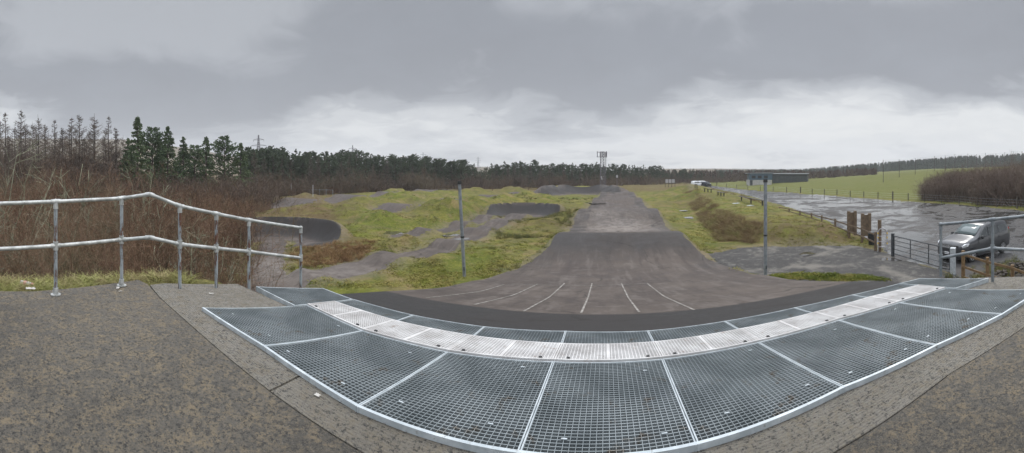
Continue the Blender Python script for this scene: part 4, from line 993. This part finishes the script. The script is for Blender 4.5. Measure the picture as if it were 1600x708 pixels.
# taller end post
x, y = flat(1369.5, 393); tag(MB().box((0, 0, .9), (.16, .16, 1.8)).build('gate_post', m_wood, bevel=.01), 'tall square timber post at the end of the fence by the hoop barrier', 'post').location = (x + .15, y - .1, gz(x, y))
for px, pb, lab in ((1331, 370, 'left one of two tall timber boards standing at the car park edge'), (1353, 376, 'right one of two tall timber boards standing at the car park edge')):
    x, y = flat(px, pb); hh = 1.8; T = thing('timber_board', lab, 'board', (x, y, -3.0), -az(px) + .25, 'tall timber boards by the fence')
    MB().box((-.23, 0, hh / 2 - .1), (.2, .2, hh + .2)).build('post', m_wooddark if 0 else m_wood, T, bevel=.01); MB().box((.24, -.02, hh / 2 + .06), (.2, .2, hh - .1)).build('post', m_wood, T, bevel=.01)
    MB().box((.0, .0, hh * .56), (.30, .06, hh * .78)).build('board', m_wood, T, bevel=.004)
x, y = flat(1362, 384); T = thing('waste_bin', 'small black bin standing by the timber fence', 'bin', (x, y, gz(x, y))); MB().tube((0, 0, 0), (0, 0, .72), .2, .22, 12).build('body', m_black, T, angle=R(40)); MB().tube((0, 0, .72), (0, 0, .80), .24, .2, 12).build('lid', m_gate, T, angle=R(40))
# knee rails / benches on the ridge
def bench(p, q, lab, hb=.5):
    a_ = hit(*p); b_ = hit(*q); c = (a_ + b_) / 2; T = thing('bench', lab, 'bench', c, 0, 'low timber benches on the grass ridge'); d = b_ - a_
    for u in (.08, .5, .92):
        p_ = a_ + d * u - c; MB().box(p_ + Vector((0, 0, hb / 2 - .1)), (.12, .12, hb + .2), rz=.4).build('leg', m_wooddark, T)
    up_ = Vector((0, 0, hb + .02)); MB().beam(a_ - c + up_, b_ - c + up_, .34, .07).build('seat', m_wooddark, T, bevel=.01)
bench((1156, 313), (1195, 321.5), 'longest nearest dark timber bench on the grass ridge')
bench((1121, 305), (1132, 307), 'short dark timber bench, second nearest on the ridge')
bench((1100, 299.5), (1112, 301), 'small far dark bench on the ridge close to the parked cars')
for p, lab in (((1150, 318), 'left one of two pale concrete slabs set in the ridge grass'), ((1171, 321.5), 'right one of two pale concrete slabs set in the ridge grass')):
    c = hit(*p); tag(MB().box((0, 0, .0), (.9, .5, .07), rz=.3).build('slab', m_frame, bevel=.01), lab, 'slab', 'pale slabs in the grass').location = c
# metal gate
ga = Vector((*flat(1395, 401), -3)); gb = Vector((*flat(1489, 428.5), -3)); c = ga.copy(); T = thing('metal_gate', 'closed dark grey tubular steel field gate between the gravel yard and the car park', 'gate', c)
d = gb - ga; dn = d.normalized(); g0_ = dn * .12; g1_ = d - dn * .2
gf = MB(); hz = 1.12
for z in (.18, hz): gf.tube(g0_ + Vector((0, 0, z)), g1_ + Vector((0, 0, z)), .03, n=8)
for u in (0, .33, .66, 1): gf.tube(g0_.lerp(g1_, u) + Vector((0, 0, .18)), g0_.lerp(g1_, u) + Vector((0, 0, hz)), .026, n=8)
gf.build('gate_frame', m_gate, T, angle=R(40))
for z in (.42, .66, .89): MB().tube(g0_ + Vector((0, 0, z)), g1_ + Vector((0, 0, z)), .018, n=8).build('bar', m_gate, T, angle=R(40))
MB().box((0, 0, .55), (.14, .14, 1.4)).build('hinge_post', m_gate, T, bevel=.01)
tag(MB().box((0, 0, .55), (.24, .24, 1.25), rz=.5).build('steel_post', m_galv, bevel=.015), 'thick square galvanised post at the right end of the metal gate', 'post').location = gb
# hoop barrier
x, y = flat(1379, 394); T = thing('hoop_barrier', 'pale tubular double hoop barrier with yellow bands beside the metal gate', 'barrier', (x, y, -3), -az(1379))
def hoop(w_, h_, yy, r=.025, n=10):
    P = [Vector((-w_ / 2, yy, 0)), Vector((-w_ / 2, yy, h_ - w_ / 2))] + [Vector((-w_ / 2 * math.cos(math.pi * k / n), yy, h_ - w_ / 2 + w_ / 2 * math.sin(math.pi * k / n))) for k in range(1, n)] + [Vector((w_ / 2, yy, h_ - w_ / 2)), Vector((w_ / 2, yy, 0))]
    return MB().path(P, r, 8)
hoop(.52, 1.35, 0).build('hoop', m_ant, T, angle=R(40)); hoop(.42, 1.25, .5).build('hoop', m_ant, T, angle=R(40))
for z in (.3, .6, .9): MB().tube((-.26, 0, z), (.26, 0, z), .018, n=6).build('crossbar', m_ant, T)
for z in (.45, .78, 1.02):
    for x_s in (.26, -.26): MB().tube((x_s, 0, z), (x_s, 0, z + .1), .03, n=8).build('yellow_band', m_yel, T)
# orange timber fence near right
fp = [pt(1505, 15.0), pt(1543, 13.9), pt(1582, 12.9), pt(1625, 11.9)]
rail_fence('timber_fence', 'orange-brown timber post and rail fence behind the right railing near the van', fp, 1.25, (1.12, .62, .2), .12, m_woodo)
# rubble bank behind it
def clump(name, label, c, n, rad, prot, m_, smin, smax):
    x_ = c[0] + g.normal(0, rad[0], n); y_ = c[1] + g.normal(0, rad[1], n); V, Fq = scatter(prot, x_, y_, H(x_, y_) - .02, g.uniform(smin, smax, n), g)
    tag(mesh_np(name, V, Fq, m_), label, 'plants', kind='stuff')
c = pt(1580, 15.2); mb = MB(); rs_ = random.Random(4)
for k in range(230):
    x, y = c[0] + rs_.gauss(0.6, 1.2), c[1] + rs_.gauss(-.2, .7); hh = max(0, .5 * math.exp(-((x - c[0] - .8) ** 2 + (y - c[1]) ** 2) / 2)); s_ = rs_.uniform(.04, .15)
    mb.ball((x, y, gz(x, y) + hh * rs_.uniform(.5, 1)), s_, 6, (1, rs_.uniform(.6, 1.2), rs_.uniform(.5, .9)))
m_rub = mottled('rubble_earth', (0.025, 0.020, 0.016), (0.06, 0.048, 0.036), 5, 0.9, 0, .5)
tag(mb.build('rubble', m_rub), 'dark heap of earth and rubble behind the orange timber fence', 'rubble', kind='stuff')
clump('weeds', 'dark green weeds around the rubble heap by the orange timber fence', (c[0] + .2, c[1] - .2), 420, (1.5, .9), BT, m_rush, .5, 1.1)
c2 = pt(1530, 13.6); clump('weeds', 'yellow green weeds at the left end of the orange timber fence', c2, 60, (.8, .5), BT, m_blade, .4, .8)

# wire fence round the far side of the car park
T = thing('field_fence', 'long wire fence on thin timber posts along the far side of the car park', 'fence', (*pt(1300, carfar(az(1300)) + 1.2), -3)); c = Vector(T.location)
prev = None; wires = MB(); k = 0
aa_ = az(1120)
while aa_ < az(1640) and k < 95:
    r = float(carfar(aa_)) + 1.6; x, y = r * math.sin(aa_), r * math.cos(aa_); z = gz(x, y); hp = 1.15 + (.25 if k % 7 == 0 else 0); pw = .11 if k % 7 else .17
    MB().box((x - c.x, y - c.y, z - c.z + hp / 2 - .1), (pw, pw, hp + .2)).build('post', m_fpost, T)
    if prev: 
        for hz_ in (.35, .7, 1.05): wires.tube((prev[0] - c.x, prev[1] - c.y, prev[2] - c.z + hz_), (x - c.x, y - c.y, z - c.z + hz_), .006, n=4)
    prev = (x, y, z); aa_ += 2.6 / r * (1 if aa_ > az(1250) else 1.25); k += 1
wires.build('wire', m_galv, T)
# low fence in front of the far trees
rail_fence('paddock_fence', 'low brown rail fence in front of the tree line behind the far berm', [pt(p, r) for p, r in zip(np.linspace(600, 868, 20), np.linspace(96, 88, 20))], 1.1, (.95, .5), .14, m_wood, railh=.12)
rail_fence('paddock_fence', 'pale rail fence at the far left edge between the two thin posts', [pt(p, 74) for p in np.linspace(468, 520, 6)], 1.2, (1.05,), .09, m_pole, railh=.07)

# notice frame, far signs
x, y = pt(1047, 112); T = thing('notice_frame', 'row of four tall dark posts with pale panels right of the far straight', 'notice board', (x, y, gz(x, y)), -az(1047))
for k in range(4): MB().box((-1.5 + k, 0, 1.4), (.14, .14, 3.2)).build('post', m_fpost, T)
for k in range(3): MB().box((-1 + k, .0, 1.9), (.84, .04, 1.1)).build('panel', m_ant, T)
x, y = pt(964, 112); T = thing('equipment_cabinet', 'small white cabinet on a pole right of the telecom tower', 'cabinet', (x, y, gz(x, y))); MB().tube((0, 0, 0), (0, 0, 3.6), .06).build('pole', m_twr, T); MB().box((0, -.1, 3.3), (.55, .3, .8)).build('box', m_ant, T, bevel=.02)

# telecom tower
x, y = pt(941, 108); TZ = gz(x, y); T = thing('telecom_tower', 'lattice telecom tower with antenna panels rising above the tree line', 'tower', (x, y, TZ), -az(941)); ht = HC + (YH - 237) / F * 108 - TZ
lt = MB(); w0, w1 = .62, .5
cor = [(-1, -1), (1, -1), (1, 1), (-1, 1)]
for a_, b_ in cor: MB().tube((a_ * w0, b_ * w0, -.2), (a_ * w1, b_ * w1, ht), .10, n=6).build('leg', m_twr, T)
br_ = MB(); nlev = 13
for k in range(nlev):
    z0, z1 = ht * k / nlev, ht * (k + 1) / nlev; wa, wb = w0 + (w1 - w0) * k / nlev, w0 + (w1 - w0) * (k + 1) / nlev
    for i in range(4):
        a_, b_ = cor[i], cor[(i + 1) % 4]
        br_.tube((a_[0] * wa, a_[1] * wa, z0), (b_[0] * wb, b_[1] * wb, z1), .035, n=4); br_.tube((b_[0] * wa, b_[1] * wa, z0), (a_[0] * wb, a_[1] * wb, z1), .035, n=4); br_.tube((a_[0] * wb, a_[1] * wb, z1), (b_[0] * wb, b_[1] * wb, z1), .035, n=4)
br_.build('bracing', m_twr, T)
hd = MB()
for z in (ht - 1.55, ht - .15):
    hd.tube((-1.45, -.5, z), (1.3, -.5, z), .05, n=5).tube((-1.45, .5, z), (1.3, .5, z), .05, n=5).tube((-1.4, -.5, z), (-1.4, .5, z), .05, n=5).tube((1.25, -.5, z), (1.25, .5, z), .05, n=5)
hd.build('headframe', m_twr, T)
for x_a, y_a, w_, h_ in ((-1.45, -.6, .22, 1.75), (-.35, -.65, .3, 1.6), (.15, -.7, .25, 1.5), (.75, -.62, .55, 1.55), (1.25, -.4, .25, 1.75), (1.28, .6, .3, 1.7), (-.6, .6, .3, 1.6)):
    MB().box((x_a, y_a, ht - .8), (w_, .16, h_)).build('antenna_panel', m_ant if w_ > .26 else m_twr, T, bevel=.02)
MB().tube((1.05, .1, -.2), (1.05, .1, ht - .2), .09, n=8).build('side_pole', m_twr, T)
for z, s_ in ((2.6, .35), (3.1, .28)): MB().box((s_ * 2 - .8, -.75, z), (.35, .3, .5)).build('equipment_box', m_ant, T)
# pylons
def pylon(px, tyb, r, lab, proto=[None]):
    x, y = pt(px, r); z = gz(x, y)
    if proto[0] is None:
        T = thing('electricity_pylon', lab, 'pylon', (0, 0, 0), 0, 'pylons on the horizon'); mb = MB(); h = 40.0
        wz = lambda z_: 3.6 * (1 - z_ / h) ** 1.3 + .35
        zs = [0, 7, 13, 18, 22, 26, 30, 34, 37, 40]
        for z0, z1 in zip(zs[:-1], zs[1:]):
            for i in range(4):
                a_, b_ = cor[i], cor[(i + 1) % 4]; wa, wb = wz(z0), wz(z1)
                mb.tube((a_[0] * wa, a_[1] * wa, z0), (a_[0] * wb, a_[1] * wb, z1), .22, n=4); mb.tube((a_[0] * wa, a_[1] * wa, z0), (b_[0] * wb, b_[1] * wb, z1), .14, n=4); mb.tube((b_[0] * wa, b_[1] * wa, z0), (a_[0] * wb, a_[1] * wb, z1), .14, n=4)
        mb.build('mast', m_twr, T)
        for z_, l_ in ((24, 6.5), (30, 8), (35.5, 5.5)):
            am = MB()
            for s_ in (-1, 1): am.tube((0, 0, z_ + 1.4), (s_ * l_, 0, z_), .16, n=4).tube((0, 0, z_), (s_ * l_, 0, z_), .18, n=4).tube((s_ * l_ * .98, 0, z_), (s_ * l_ * .98, 0, z_ - 1.8), .14, n=4)
            am.build('crossarm', m_twr, T)
        proto[0] = T; o = T
    else: o = copy_tree(proto[0])
    tag(o, lab, 'pylon', 'pylons on the horizon'); h = HC + (YH - tyb) / F * r - z; s = h / 40; o.location = (x, y, z); o.scale = (s, s, s); o.rotation_euler = (0, 0, .5)
pylon(404, 211, 330, 'nearest lattice pylon above the trees on the left'); pylon(551, 227, 450, 'second lattice pylon above the tree line, left of centre')
pylon(661, 238, 600, 'third lattice pylon above the tree line'); pylon(747, 245, 700, 'smallest lattice pylon beside the gap in the tree line')

# driving range net on the hill: posts and a fine net
nx_ = [(1380, 250, 105), (1405, 249, 118), (1430, 247, 124), (1460, 244, 128), (1477, 243, 132), (1492, 241, 136), (1512, 240, 140), (1526, 241, 144), (1540, 239, 146), (1556, 240, 150), (1570, 238, 152), (1583, 236, 154), (1597, 236, 156)]
T = thing('range_net', 'line of tall thin posts carrying a fine net along the top of the green hill', 'net fence', (*pt(1380, 105), 0)); c = Vector(T.location); tp = []
for px, ty, r in nx_:
    x, y = pt(px, r); z = gz(x, y); t_z = HC + (YH - ty) / F * r; MB().tube((x - c.x, y - c.y, z - .3), (x - c.x, y - c.y, t_z), .10, .07, 6).build('post', m_fpost, T); tp.append((x, y, z, t_z))
nm_ = MB()
for (a_, b_) in zip(tp[:-1], tp[1:]):
    for u in np.linspace(0, 1, 9): nm_.tube((a_[0] + (b_[0] - a_[0]) * u - c.x, a_[1] + (b_[1] - a_[1]) * u - c.y, a_[2] + (b_[2] - a_[2]) * u), (a_[0] + (b_[0] - a_[0]) * u - c.x, a_[1] + (b_[1] - a_[1]) * u - c.y, a_[3] + (b_[3] - a_[3]) * u - .15), .010, n=3)
    for v_ in np.linspace(.1, .98, 8):
        za, zb = a_[2] + (a_[3] - a_[2]) * v_, b_[2] + (b_[3] - b_[2]) * v_; nm_.tube((a_[0] - c.x, a_[1] - c.y, za), (b_[0] - c.x, b_[1] - c.y, zb), .010, n=3)
nm_.build('net', m_twr, T)

# building at the end of the field
m_clad = mottled('blue_cladding', (0.055, 0.095, 0.135), (0.075, 0.12, 0.16), .6, .5); m_roof = mottled('pale_roof', (0.12, 0.135, 0.15), (0.16, 0.175, 0.19), .5, .7); m_base = mottled('pale_render', (0.36, 0.35, 0.33), (0.44, 0.43, 0.41), 1, .8)
m_dclad = mottled('dark_cladding', (0.050, 0.058, 0.058), (0.075, 0.082, 0.080), 1.2, .85)
r = 125.0; x, y = pt(1187, r); z = gz(x, y) - .3; T = thing('clubhouse', 'blue-grey flat-roofed clubhouse with pale base at the edge of the green field', 'building', (x, y, z), -az(1187) + .12)
MB().box((0, 3, .95), (8.0, 7.9, 1.9)).build('base_wall', m_base, T); MB().box((.3, 3, 2.95), (7.9, 8.0, 2.1)).build('wall', m_clad, T)
MB().prism([(-4.5, 0), (4.6, .0), (4.6, .42), (-4.5, .2)], -1.25, 7.4, lambda u, v, h: Vector((u, h, 4.02 + v))).build('roof', m_roof, T)
for k in range(3): MB().box((-2.2 + 2.1 * k, -1.03, 2.9), (1.3, .06, .9)).build('window', m_black, T)
MB().box((-3.0, -1.0, .95), (.9, .06, 1.8)).build('door', m_dclad, T)
x, y = pt(1234, r + 8); T = thing('long_shed', 'long low dark shed joined to the right of the blue-grey clubhouse', 'shed', (x, y, gz(x, y) - .3), -az(1234) - .1)
MB().box((0, 3, 1.6), (13, 6, 3.4)).build('wall', m_dclad, T); MB().prism([(-6.8, 0), (6.8, 0), (6.8, .12), (-6.8, .12)], -.4, 6.5, lambda u, v, h: Vector((u, h, 3.31 + v + .05 * h))).build('roof', m_dclad, T)

# ------------------------------------------------------------------ vehicles
m_paint, t, b = mat('grey_metallic_paint', (0.045, 0.046, 0.050), .30, .35); b.inputs['Coat Weight'].default_value = .7; b.inputs['Coat Roughness'].default_value = .06
m_wpaint, t, b = mat('white_paint', (0.75, 0.76, 0.77), .3); m_dpaint = mat('dark_paint', (0.03, 0.035, 0.05), .25, .3)[0]
m_glass = mat('dark_glass', (0.025, 0.032, 0.034), .04, 0, .9)[0]; m_scr = mat('windscreen_glass', (0.10, 0.13, 0.13), .05, 0, .9)[0]
m_plas = mat('dark_plastic', (0.022, 0.023, 0.025), .55)[0]; m_tyre = mat('tyre', (0.018, 0.018, 0.018), .8)[0]; m_alloy = mat('alloy', (0.45, 0.46, 0.47), .3, .7)[0]
m_lamp = mat('headlamp', (0.62, 0.64, 0.66), .12, .3)[0]; m_red = mat('tail_lamp', (0.35, 0.02, 0.02), .2)[0]; m_chr = mat('chrome', (0.7, 0.7, 0.7), .15, .9)[0]
def van(label, cat, paint, loc, heading, group=None, detail=True):
    T = thing('parked_van' if detail else 'parked_car', label, cat, loc, heading, group)
    #          x,    zb,  ztop, w,   wt,   belt
    ST = [(2.20, .34, .70, .62, .55, .62), (2.16, .28, .86, .78, .70, .78), (2.06, .25, .98, .86, .77, .90), (1.80, .24, 1.05, .905, .80, .97), (1.45, .24, 1.12, .925, .82, 1.02), (1.10, .24, 1.19, .93, .80, 1.06), (.93, .24, 1.24, .93, .78, 1.08),
          (.55, .24, 1.50, .93, .73, 1.09), (.20, .24, 1.71, .93, .70, 1.10), (-.05, .24, 1.765, .93, .70, 1.10), (-.6, .24, 1.80, .93, .705, 1.11), (-1.3, .24, 1.80, .93, .705, 1.13), (-1.85, .25, 1.77, .925, .695, 1.15), (-2.08, .28, 1.71, .91, .67, 1.16), (-2.18, .34, 1.58, .88, .62, 1.14), (-2.22, .42, 1.30, .84, .66, 1.05)]
    V = []; K = 0
    for (x, zb, zt, w_, wt, bl) in ST:
        e = min(.10, (zt - bl) * .4)
        sec = [(.0, zb), (w_ * .86, zb), (w_ * .97, zb + .07), (w_, zb + (bl - zb) * .45), (w_ * .995, zb + (bl - zb) * .8), (w_ * .965, bl), (wt + (w_ * .965 - wt) * .12, zt - e), (wt - .05, zt - e * .25), (wt * .6, zt + .0), (0, zt + .015)]
        K = len(sec); V += [(x, -q[0], q[1]) for q in sec]
    Fs = []
    for i in range(len(ST) - 1):
        for j in range(K - 1): Fs.append((i * K + j, i * K + j + 1, (i + 1) * K + j + 1, (i + 1) * K + j))
    n = len(V); V += [(x, -y, z) for x, y, z in V]
    Fs += [(d_ + n, c_ + n, b__ + n, a__ + n) for a__, b__, c_, d_ in Fs]
    for base in (0, (len(ST) - 1) * K):
        for j in range(K - 1):
            q_ = (base + j, base + j + 1, base + j + 1 + n, base + j + n); Fs.append(q_ if base else q_[::-1])
    bm = bmesh.new(); vv = [bm.verts.new(v) for v in V]
    for f in Fs:
        try: bm.faces.new([vv[i] for i in f])
        except Exception: pass
    bmesh.ops.remove_doubles(bm, verts=bm.verts, dist=.0005); bmesh.ops.recalc_face_normals(bm, faces=bm.faces)
    me = bpy.data.meshes.new('body'); bm.to_mesh(me); bm.free(); me.materials.append(paint); me.polygons.foreach_set('use_smooth', np.ones(len(me.polygons), bool)); me.set_sharp_from_angle(angle=R(38))
    o = bpy.data.objects.new('body', me); col.objects.link(o); o.parent = T
    # side surface half-width at height z between belt and roof
    def sw(z): return .897 + (.728 - .897) * (z - 1.10) / (1.70 - 1.10)
    for s_ in (-1, 1):
        f = lambda u, v, h: Vector((u, s_ * (sw(v) + h), v))
        for nm, poly in (('side_window', [(.78, 1.16), (.04, 1.14), (.04, 1.58), (.22, 1.60), (.50, 1.42)]), ('side_window', [(-.06, 1.14), (-.90, 1.15), (-.90, 1.60), (-.06, 1.59)]), ('side_window', [(-1.0, 1.16), (-1.85, 1.22), (-1.93, 1.34), (-1.84, 1.56), (-1.0, 1.60)])):
            MB().prism(poly, -.02, .014, f).build(nm, m_glass, T, bevel=.004)
        if detail:
            [MB().box((xx, s_ * .935, .985), (.17, .03, .03)).build('door_handle', paint, T, bevel=.008) for xx in (-.10, -1.0)]
            MB().box((0, s_ * .932, .56), (1.9, .02, .13)).build('side_cladding', m_plas, T, bevel=.006); MB().box((0, s_ * .925, .30), (2.0, .035, .12)).build('sill_cladding', m_plas, T, bevel=.006)
            [MB().box((xx, s_ * .9265, .74), (.008, .012, .62)).build('door_seam', m_black, T) for xx in (.92, -.01, -.97)]
            MB().ball((.72, s_ * 1.02, 1.17), .13, 8, (.6, .8, .75)).box((.74, s_ * .93, 1.12), (.05, .14, .05)).build('wing_mirror', m_plas, T, angle=R(60))
            MB().path([(-1.7, s_ * .62, 1.80), (-1.6, s_ * .62, 1.86), (-.2, s_ * .62, 1.86), (-.05, s_ * .62, 1.79)], .018, 6).build('roof_rail', m_black, T)
            MB().prism([(2.10, .80), (1.80, .84), (1.68, .97), (1.92, .97), (2.10, .90)], -.1, .012, lambda u, v, h: Vector((u, s_ * (.80 + h + .13 * min(1, (2.16 - u) / .3)), v))).build('headlight', m_lamp, T, bevel=.01)
            MB().box((-2.13, s_ * .78, 1.15), (.09, .11, .38)).build('tail_light', m_red, T, bevel=.02)
            MB().box((2.15, s_ * .60, .43), (.06, .2, .1)).build('fog_light', m_lamp, T, bevel=.01)
        for xw in (1.42, -1.36):
            W_ = MB().tube((xw, s_ * .74, .33), (xw, s_ * .945, .33), .33, n=28).build('wheel', m_tyre, T, angle=R(40), bevel=.02)
            rim = MB().tube((xw, s_ * .93, .33), (xw, s_ * .951, .33), .075, n=12)
            for k in range(7):
                a_ = k * 2 * math.pi / 7; ca, sa = math.cos(a_), math.sin(a_); rim.beam((xw + ca * .05, s_ * .948, .33 + sa * .05), (xw + ca * .215, s_ * .948, .33 + sa * .215), .014, .055)
            for k in range(24):
                a_, b_ = k * math.pi / 12, (k + 1) * math.pi / 12; rim.beam((xw + math.cos(a_) * .218, s_ * .947, .33 + math.sin(a_) * .218), (xw + math.cos(b_) * .218, s_ * .947, .33 + math.sin(b_) * .218), .02, .02)
            rim.build('rim', m_alloy, W_)
            ar = MB()
            for k in range(14):
                a_, b_ = math.pi * k / 14, math.pi * (k + 1) / 14; r1_, r2_ = .335, .405
                P4 = [(xw + math.cos(q) * rr, .33 + math.sin(q) * rr) for q, rr in ((a_, r1_), (b_, r1_), (b_, r2_), (a_, r2_))]
                ar.prism(P4, .88, .9415, lambda u, v, h: Vector((u, s_ * h, v)))
            for P4 in ([(xw - .40, .24), (xw + .40, .24), (xw + .36, .50), (xw - .36, .50)],): pass
            ar.build('wheel_arch', m_plas, T)
    # windscreen on the sloping face
    wp = []
    for (x, z, hw_) in ((.955, 1.235, .70), (.60, 1.487, .655), (.28, 1.69, .60)): wp += [(x + .006, -hw_, z + .012), (x + .006, -hw_ * .5, z + .028), (x + .008, 0, z + .034), (x + .006, hw_ * .5, z + .028), (x + .006, hw_, z + .012)]
    fs_ = [(i * 5 + j, i * 5 + j + 1, i * 5 + j + 6, i * 5 + j + 5) for i in range(2) for j in range(4)]
    o = mesh_np('windscreen', wp, fs_, m_scr if detail else m_glass, T, True); sm_ = o.modifiers.new('solid', 'SOLIDIFY'); sm_.thickness = .02
    if detail:
        gm = MB(); 
        for k in range(5): gm.box((2.165 + .02 - .012 * abs(k - 2), 0, .62 + .055 * k), (.05, 1.10 - .03 * k, .03))
        gm.build('grille', m_chr, T, bevel=.006); MB().box((2.15, 0, .73), (.05, 1.2, .30)).build('grille_panel', m_black, T)
        MB().box((2.16, 0, .40), (.10, 1.35, .20)).box((2.10, 0, .27), (.14, 1.3, .08)).build('bumper', m_plas, T, bevel=.02)
        MB().tube((2.19, 0, .78), (2.215, 0, .78), .055, n=6).build('emblem', m_chr, T)
        MB().box((2.215, 0, .47), (.015, .5, .11)).build('number_plate', m_wpaint, T)
        [MB().box((.90, yy_, 1.28), (.03, .5, .02), rz=.2).build('wiper', m_black, T) for yy_ in (.2, -.35)]
        MB().tube((.05, 0, 1.80), (-.10, 0, 1.98), .008, .004, 6).build('aerial', m_black, T)
        MB().box((-2.20, 0, 1.32), (.04, 1.2, .42)).build('rear_window', m_glass, T, bevel=.01)
    return T
fw = Vector(pt(1518, 18.4)); rw_ = Vector(pt(1566, 20.7)); hd_ = math.atan2(fw.y - rw_.y, fw.x - rw_.x); ctr = (fw + rw_) / 2
# near-side wheels were measured; step back half the width from them
nrm = Vector((-math.sin(hd_), math.cos(hd_))); 
if nrm.dot(ctr) < 0: nrm = -nrm
ctr = ctr + nrm * .85
van('grey metallic compact van parked on the wet car park behind the right railing', 'van', m_paint, (ctr.x, ctr.y, -3.0), hd_)
cars = [(1090, 291.2, m_wpaint, 'small white van at the far end of the car park, leftmost', .4), (1100, 291.0, m_wpaint, 'small white car at the far end of the car park, right of the white van', .2), (1104, 292.6, m_dpaint, 'small dark car at the far end of the car park behind the white cars', .9)]
for px, py, m_, lab, hh in cars:
    x, y = flat(px, py); van(lab, 'car', m_, (x, y, -3.0), hh, 'cars parked at the far end', detail=False)
for px, py, lab in ((1086, 294.5, 'tiny dark bollard near the parked cars, left one'), (1089, 295, 'tiny dark bollard near the parked cars, right one')):
    c = hit(px, py); T = thing('bollard', lab, 'bollard', c, 0, 'bollards by the far cars'); MB().tube((0, 0, -.1), (0, 0, .95), .11, n=10).build('shaft', m_wooddark, T); MB().tube((0, 0, .95), (0, 0, 1.02), .12, .06, n=10).build('cap', m_black, T)

# ------------------------------------------------------------------ litter
m_lit = mat('white_litter', (0.42, 0.40, 0.37), .7)[0]; m_litp = mat('pink_litter', (0.55, 0.28, 0.25), .6)[0]
def litter(px, py, s_, lab, z=None, m_=m_lit):
    c = plane_pt(px, py, -.035) if z is None else Vector((*flat(px, py, z), z)); bm = bmesh.new(); bmesh.ops.create_grid(bm, x_segments=5, y_segments=4, size=s_); rs_ = random.Random(int(px))
    for v in bm.verts: v.co.z = abs(rs_.gauss(0, s_ * .16)) + .008; v.co.y *= .55; v.co.x += rs_.gauss(0, s_ * .12); v.co.y += rs_.gauss(0, s_ * .1)
    me = bpy.data.meshes.new('litter_scrap'); bm.to_mesh(me); bm.free(); me.materials.append(m_); o = bpy.data.objects.new('litter_scrap', me); col.objects.link(o); o.location = c; o.rotation_euler = (0, 0, rs_.uniform(0, 3)); md = o.modifiers.new('s', 'SOLIDIFY'); md.thickness = .003
    return tag(o, lab, 'litter', 'scraps of litter on the concrete')
litter(184, 451, .035, 'white paper scrap on the concrete by the second railing post'); litter(188, 456, .02, 'tiny white scrap just below the paper scrap by the second post')
litter(496, 619, .022, 'pale stone chip on the concrete kerb beside the grating edge'); litter(330, 460, .03, 'thin pale scrap on the brushed concrete near the railing')
litter(48, 452, .06, 'grey-white scrap lying in the grass edge by the first railing post', -.02)
c = Vector((-5.25, .02, gz(-5.25, .02) + .06)); T = thing('plastic_bottle', 'crushed white and pink plastic bottle lying in the straw grass at far left', 'bottle', c, .9)
MB().tube((-.09, 0, 0), (.06, 0, .012), .035, .03, 10).tube((.06, 0, .012), (.10, 0, .02), .03, .013, 10).build('body', m_lit, T, angle=R(40)); MB().tube((.10, 0, .02), (.125, 0, .022), .015, n=10).build('cap', m_litp, T); MB().tube((-.03, 0, .004), (.02, 0, .009), .0365, .0345, 10, cap=False).build('sleeve', m_litp, T)

# ------------------------------------------------------------------ haze
hz_m = bpy.data.materials.new('haze'); hz_m.use_nodes = True; t = hz_m.node_tree; t.nodes.clear()
pv = N(t, 'ShaderNodeVolumePrincipled', inp={'Density': 0.00048, 'Anisotropy': 0.0}); pv.inputs['Color'].default_value = (.97, .98, 1, 1)
ou = N(t, 'ShaderNodeOutputMaterial'); L(t, pv.outputs[0], ou.inputs['Volume'])
hb = MB().box((0, 0, 75), (4000, 4000, 190)).build('haze', hz_m); tag(hb, kind='stuff', label='thin pale haze in the air', cat='haze')
zz = min(v.co.z for v in bpy.data.objects['ground'].data.vertices); print('ground min', zz, 'max', max(v.co.z for v in bpy.data.objects['ground'].data.vertices))
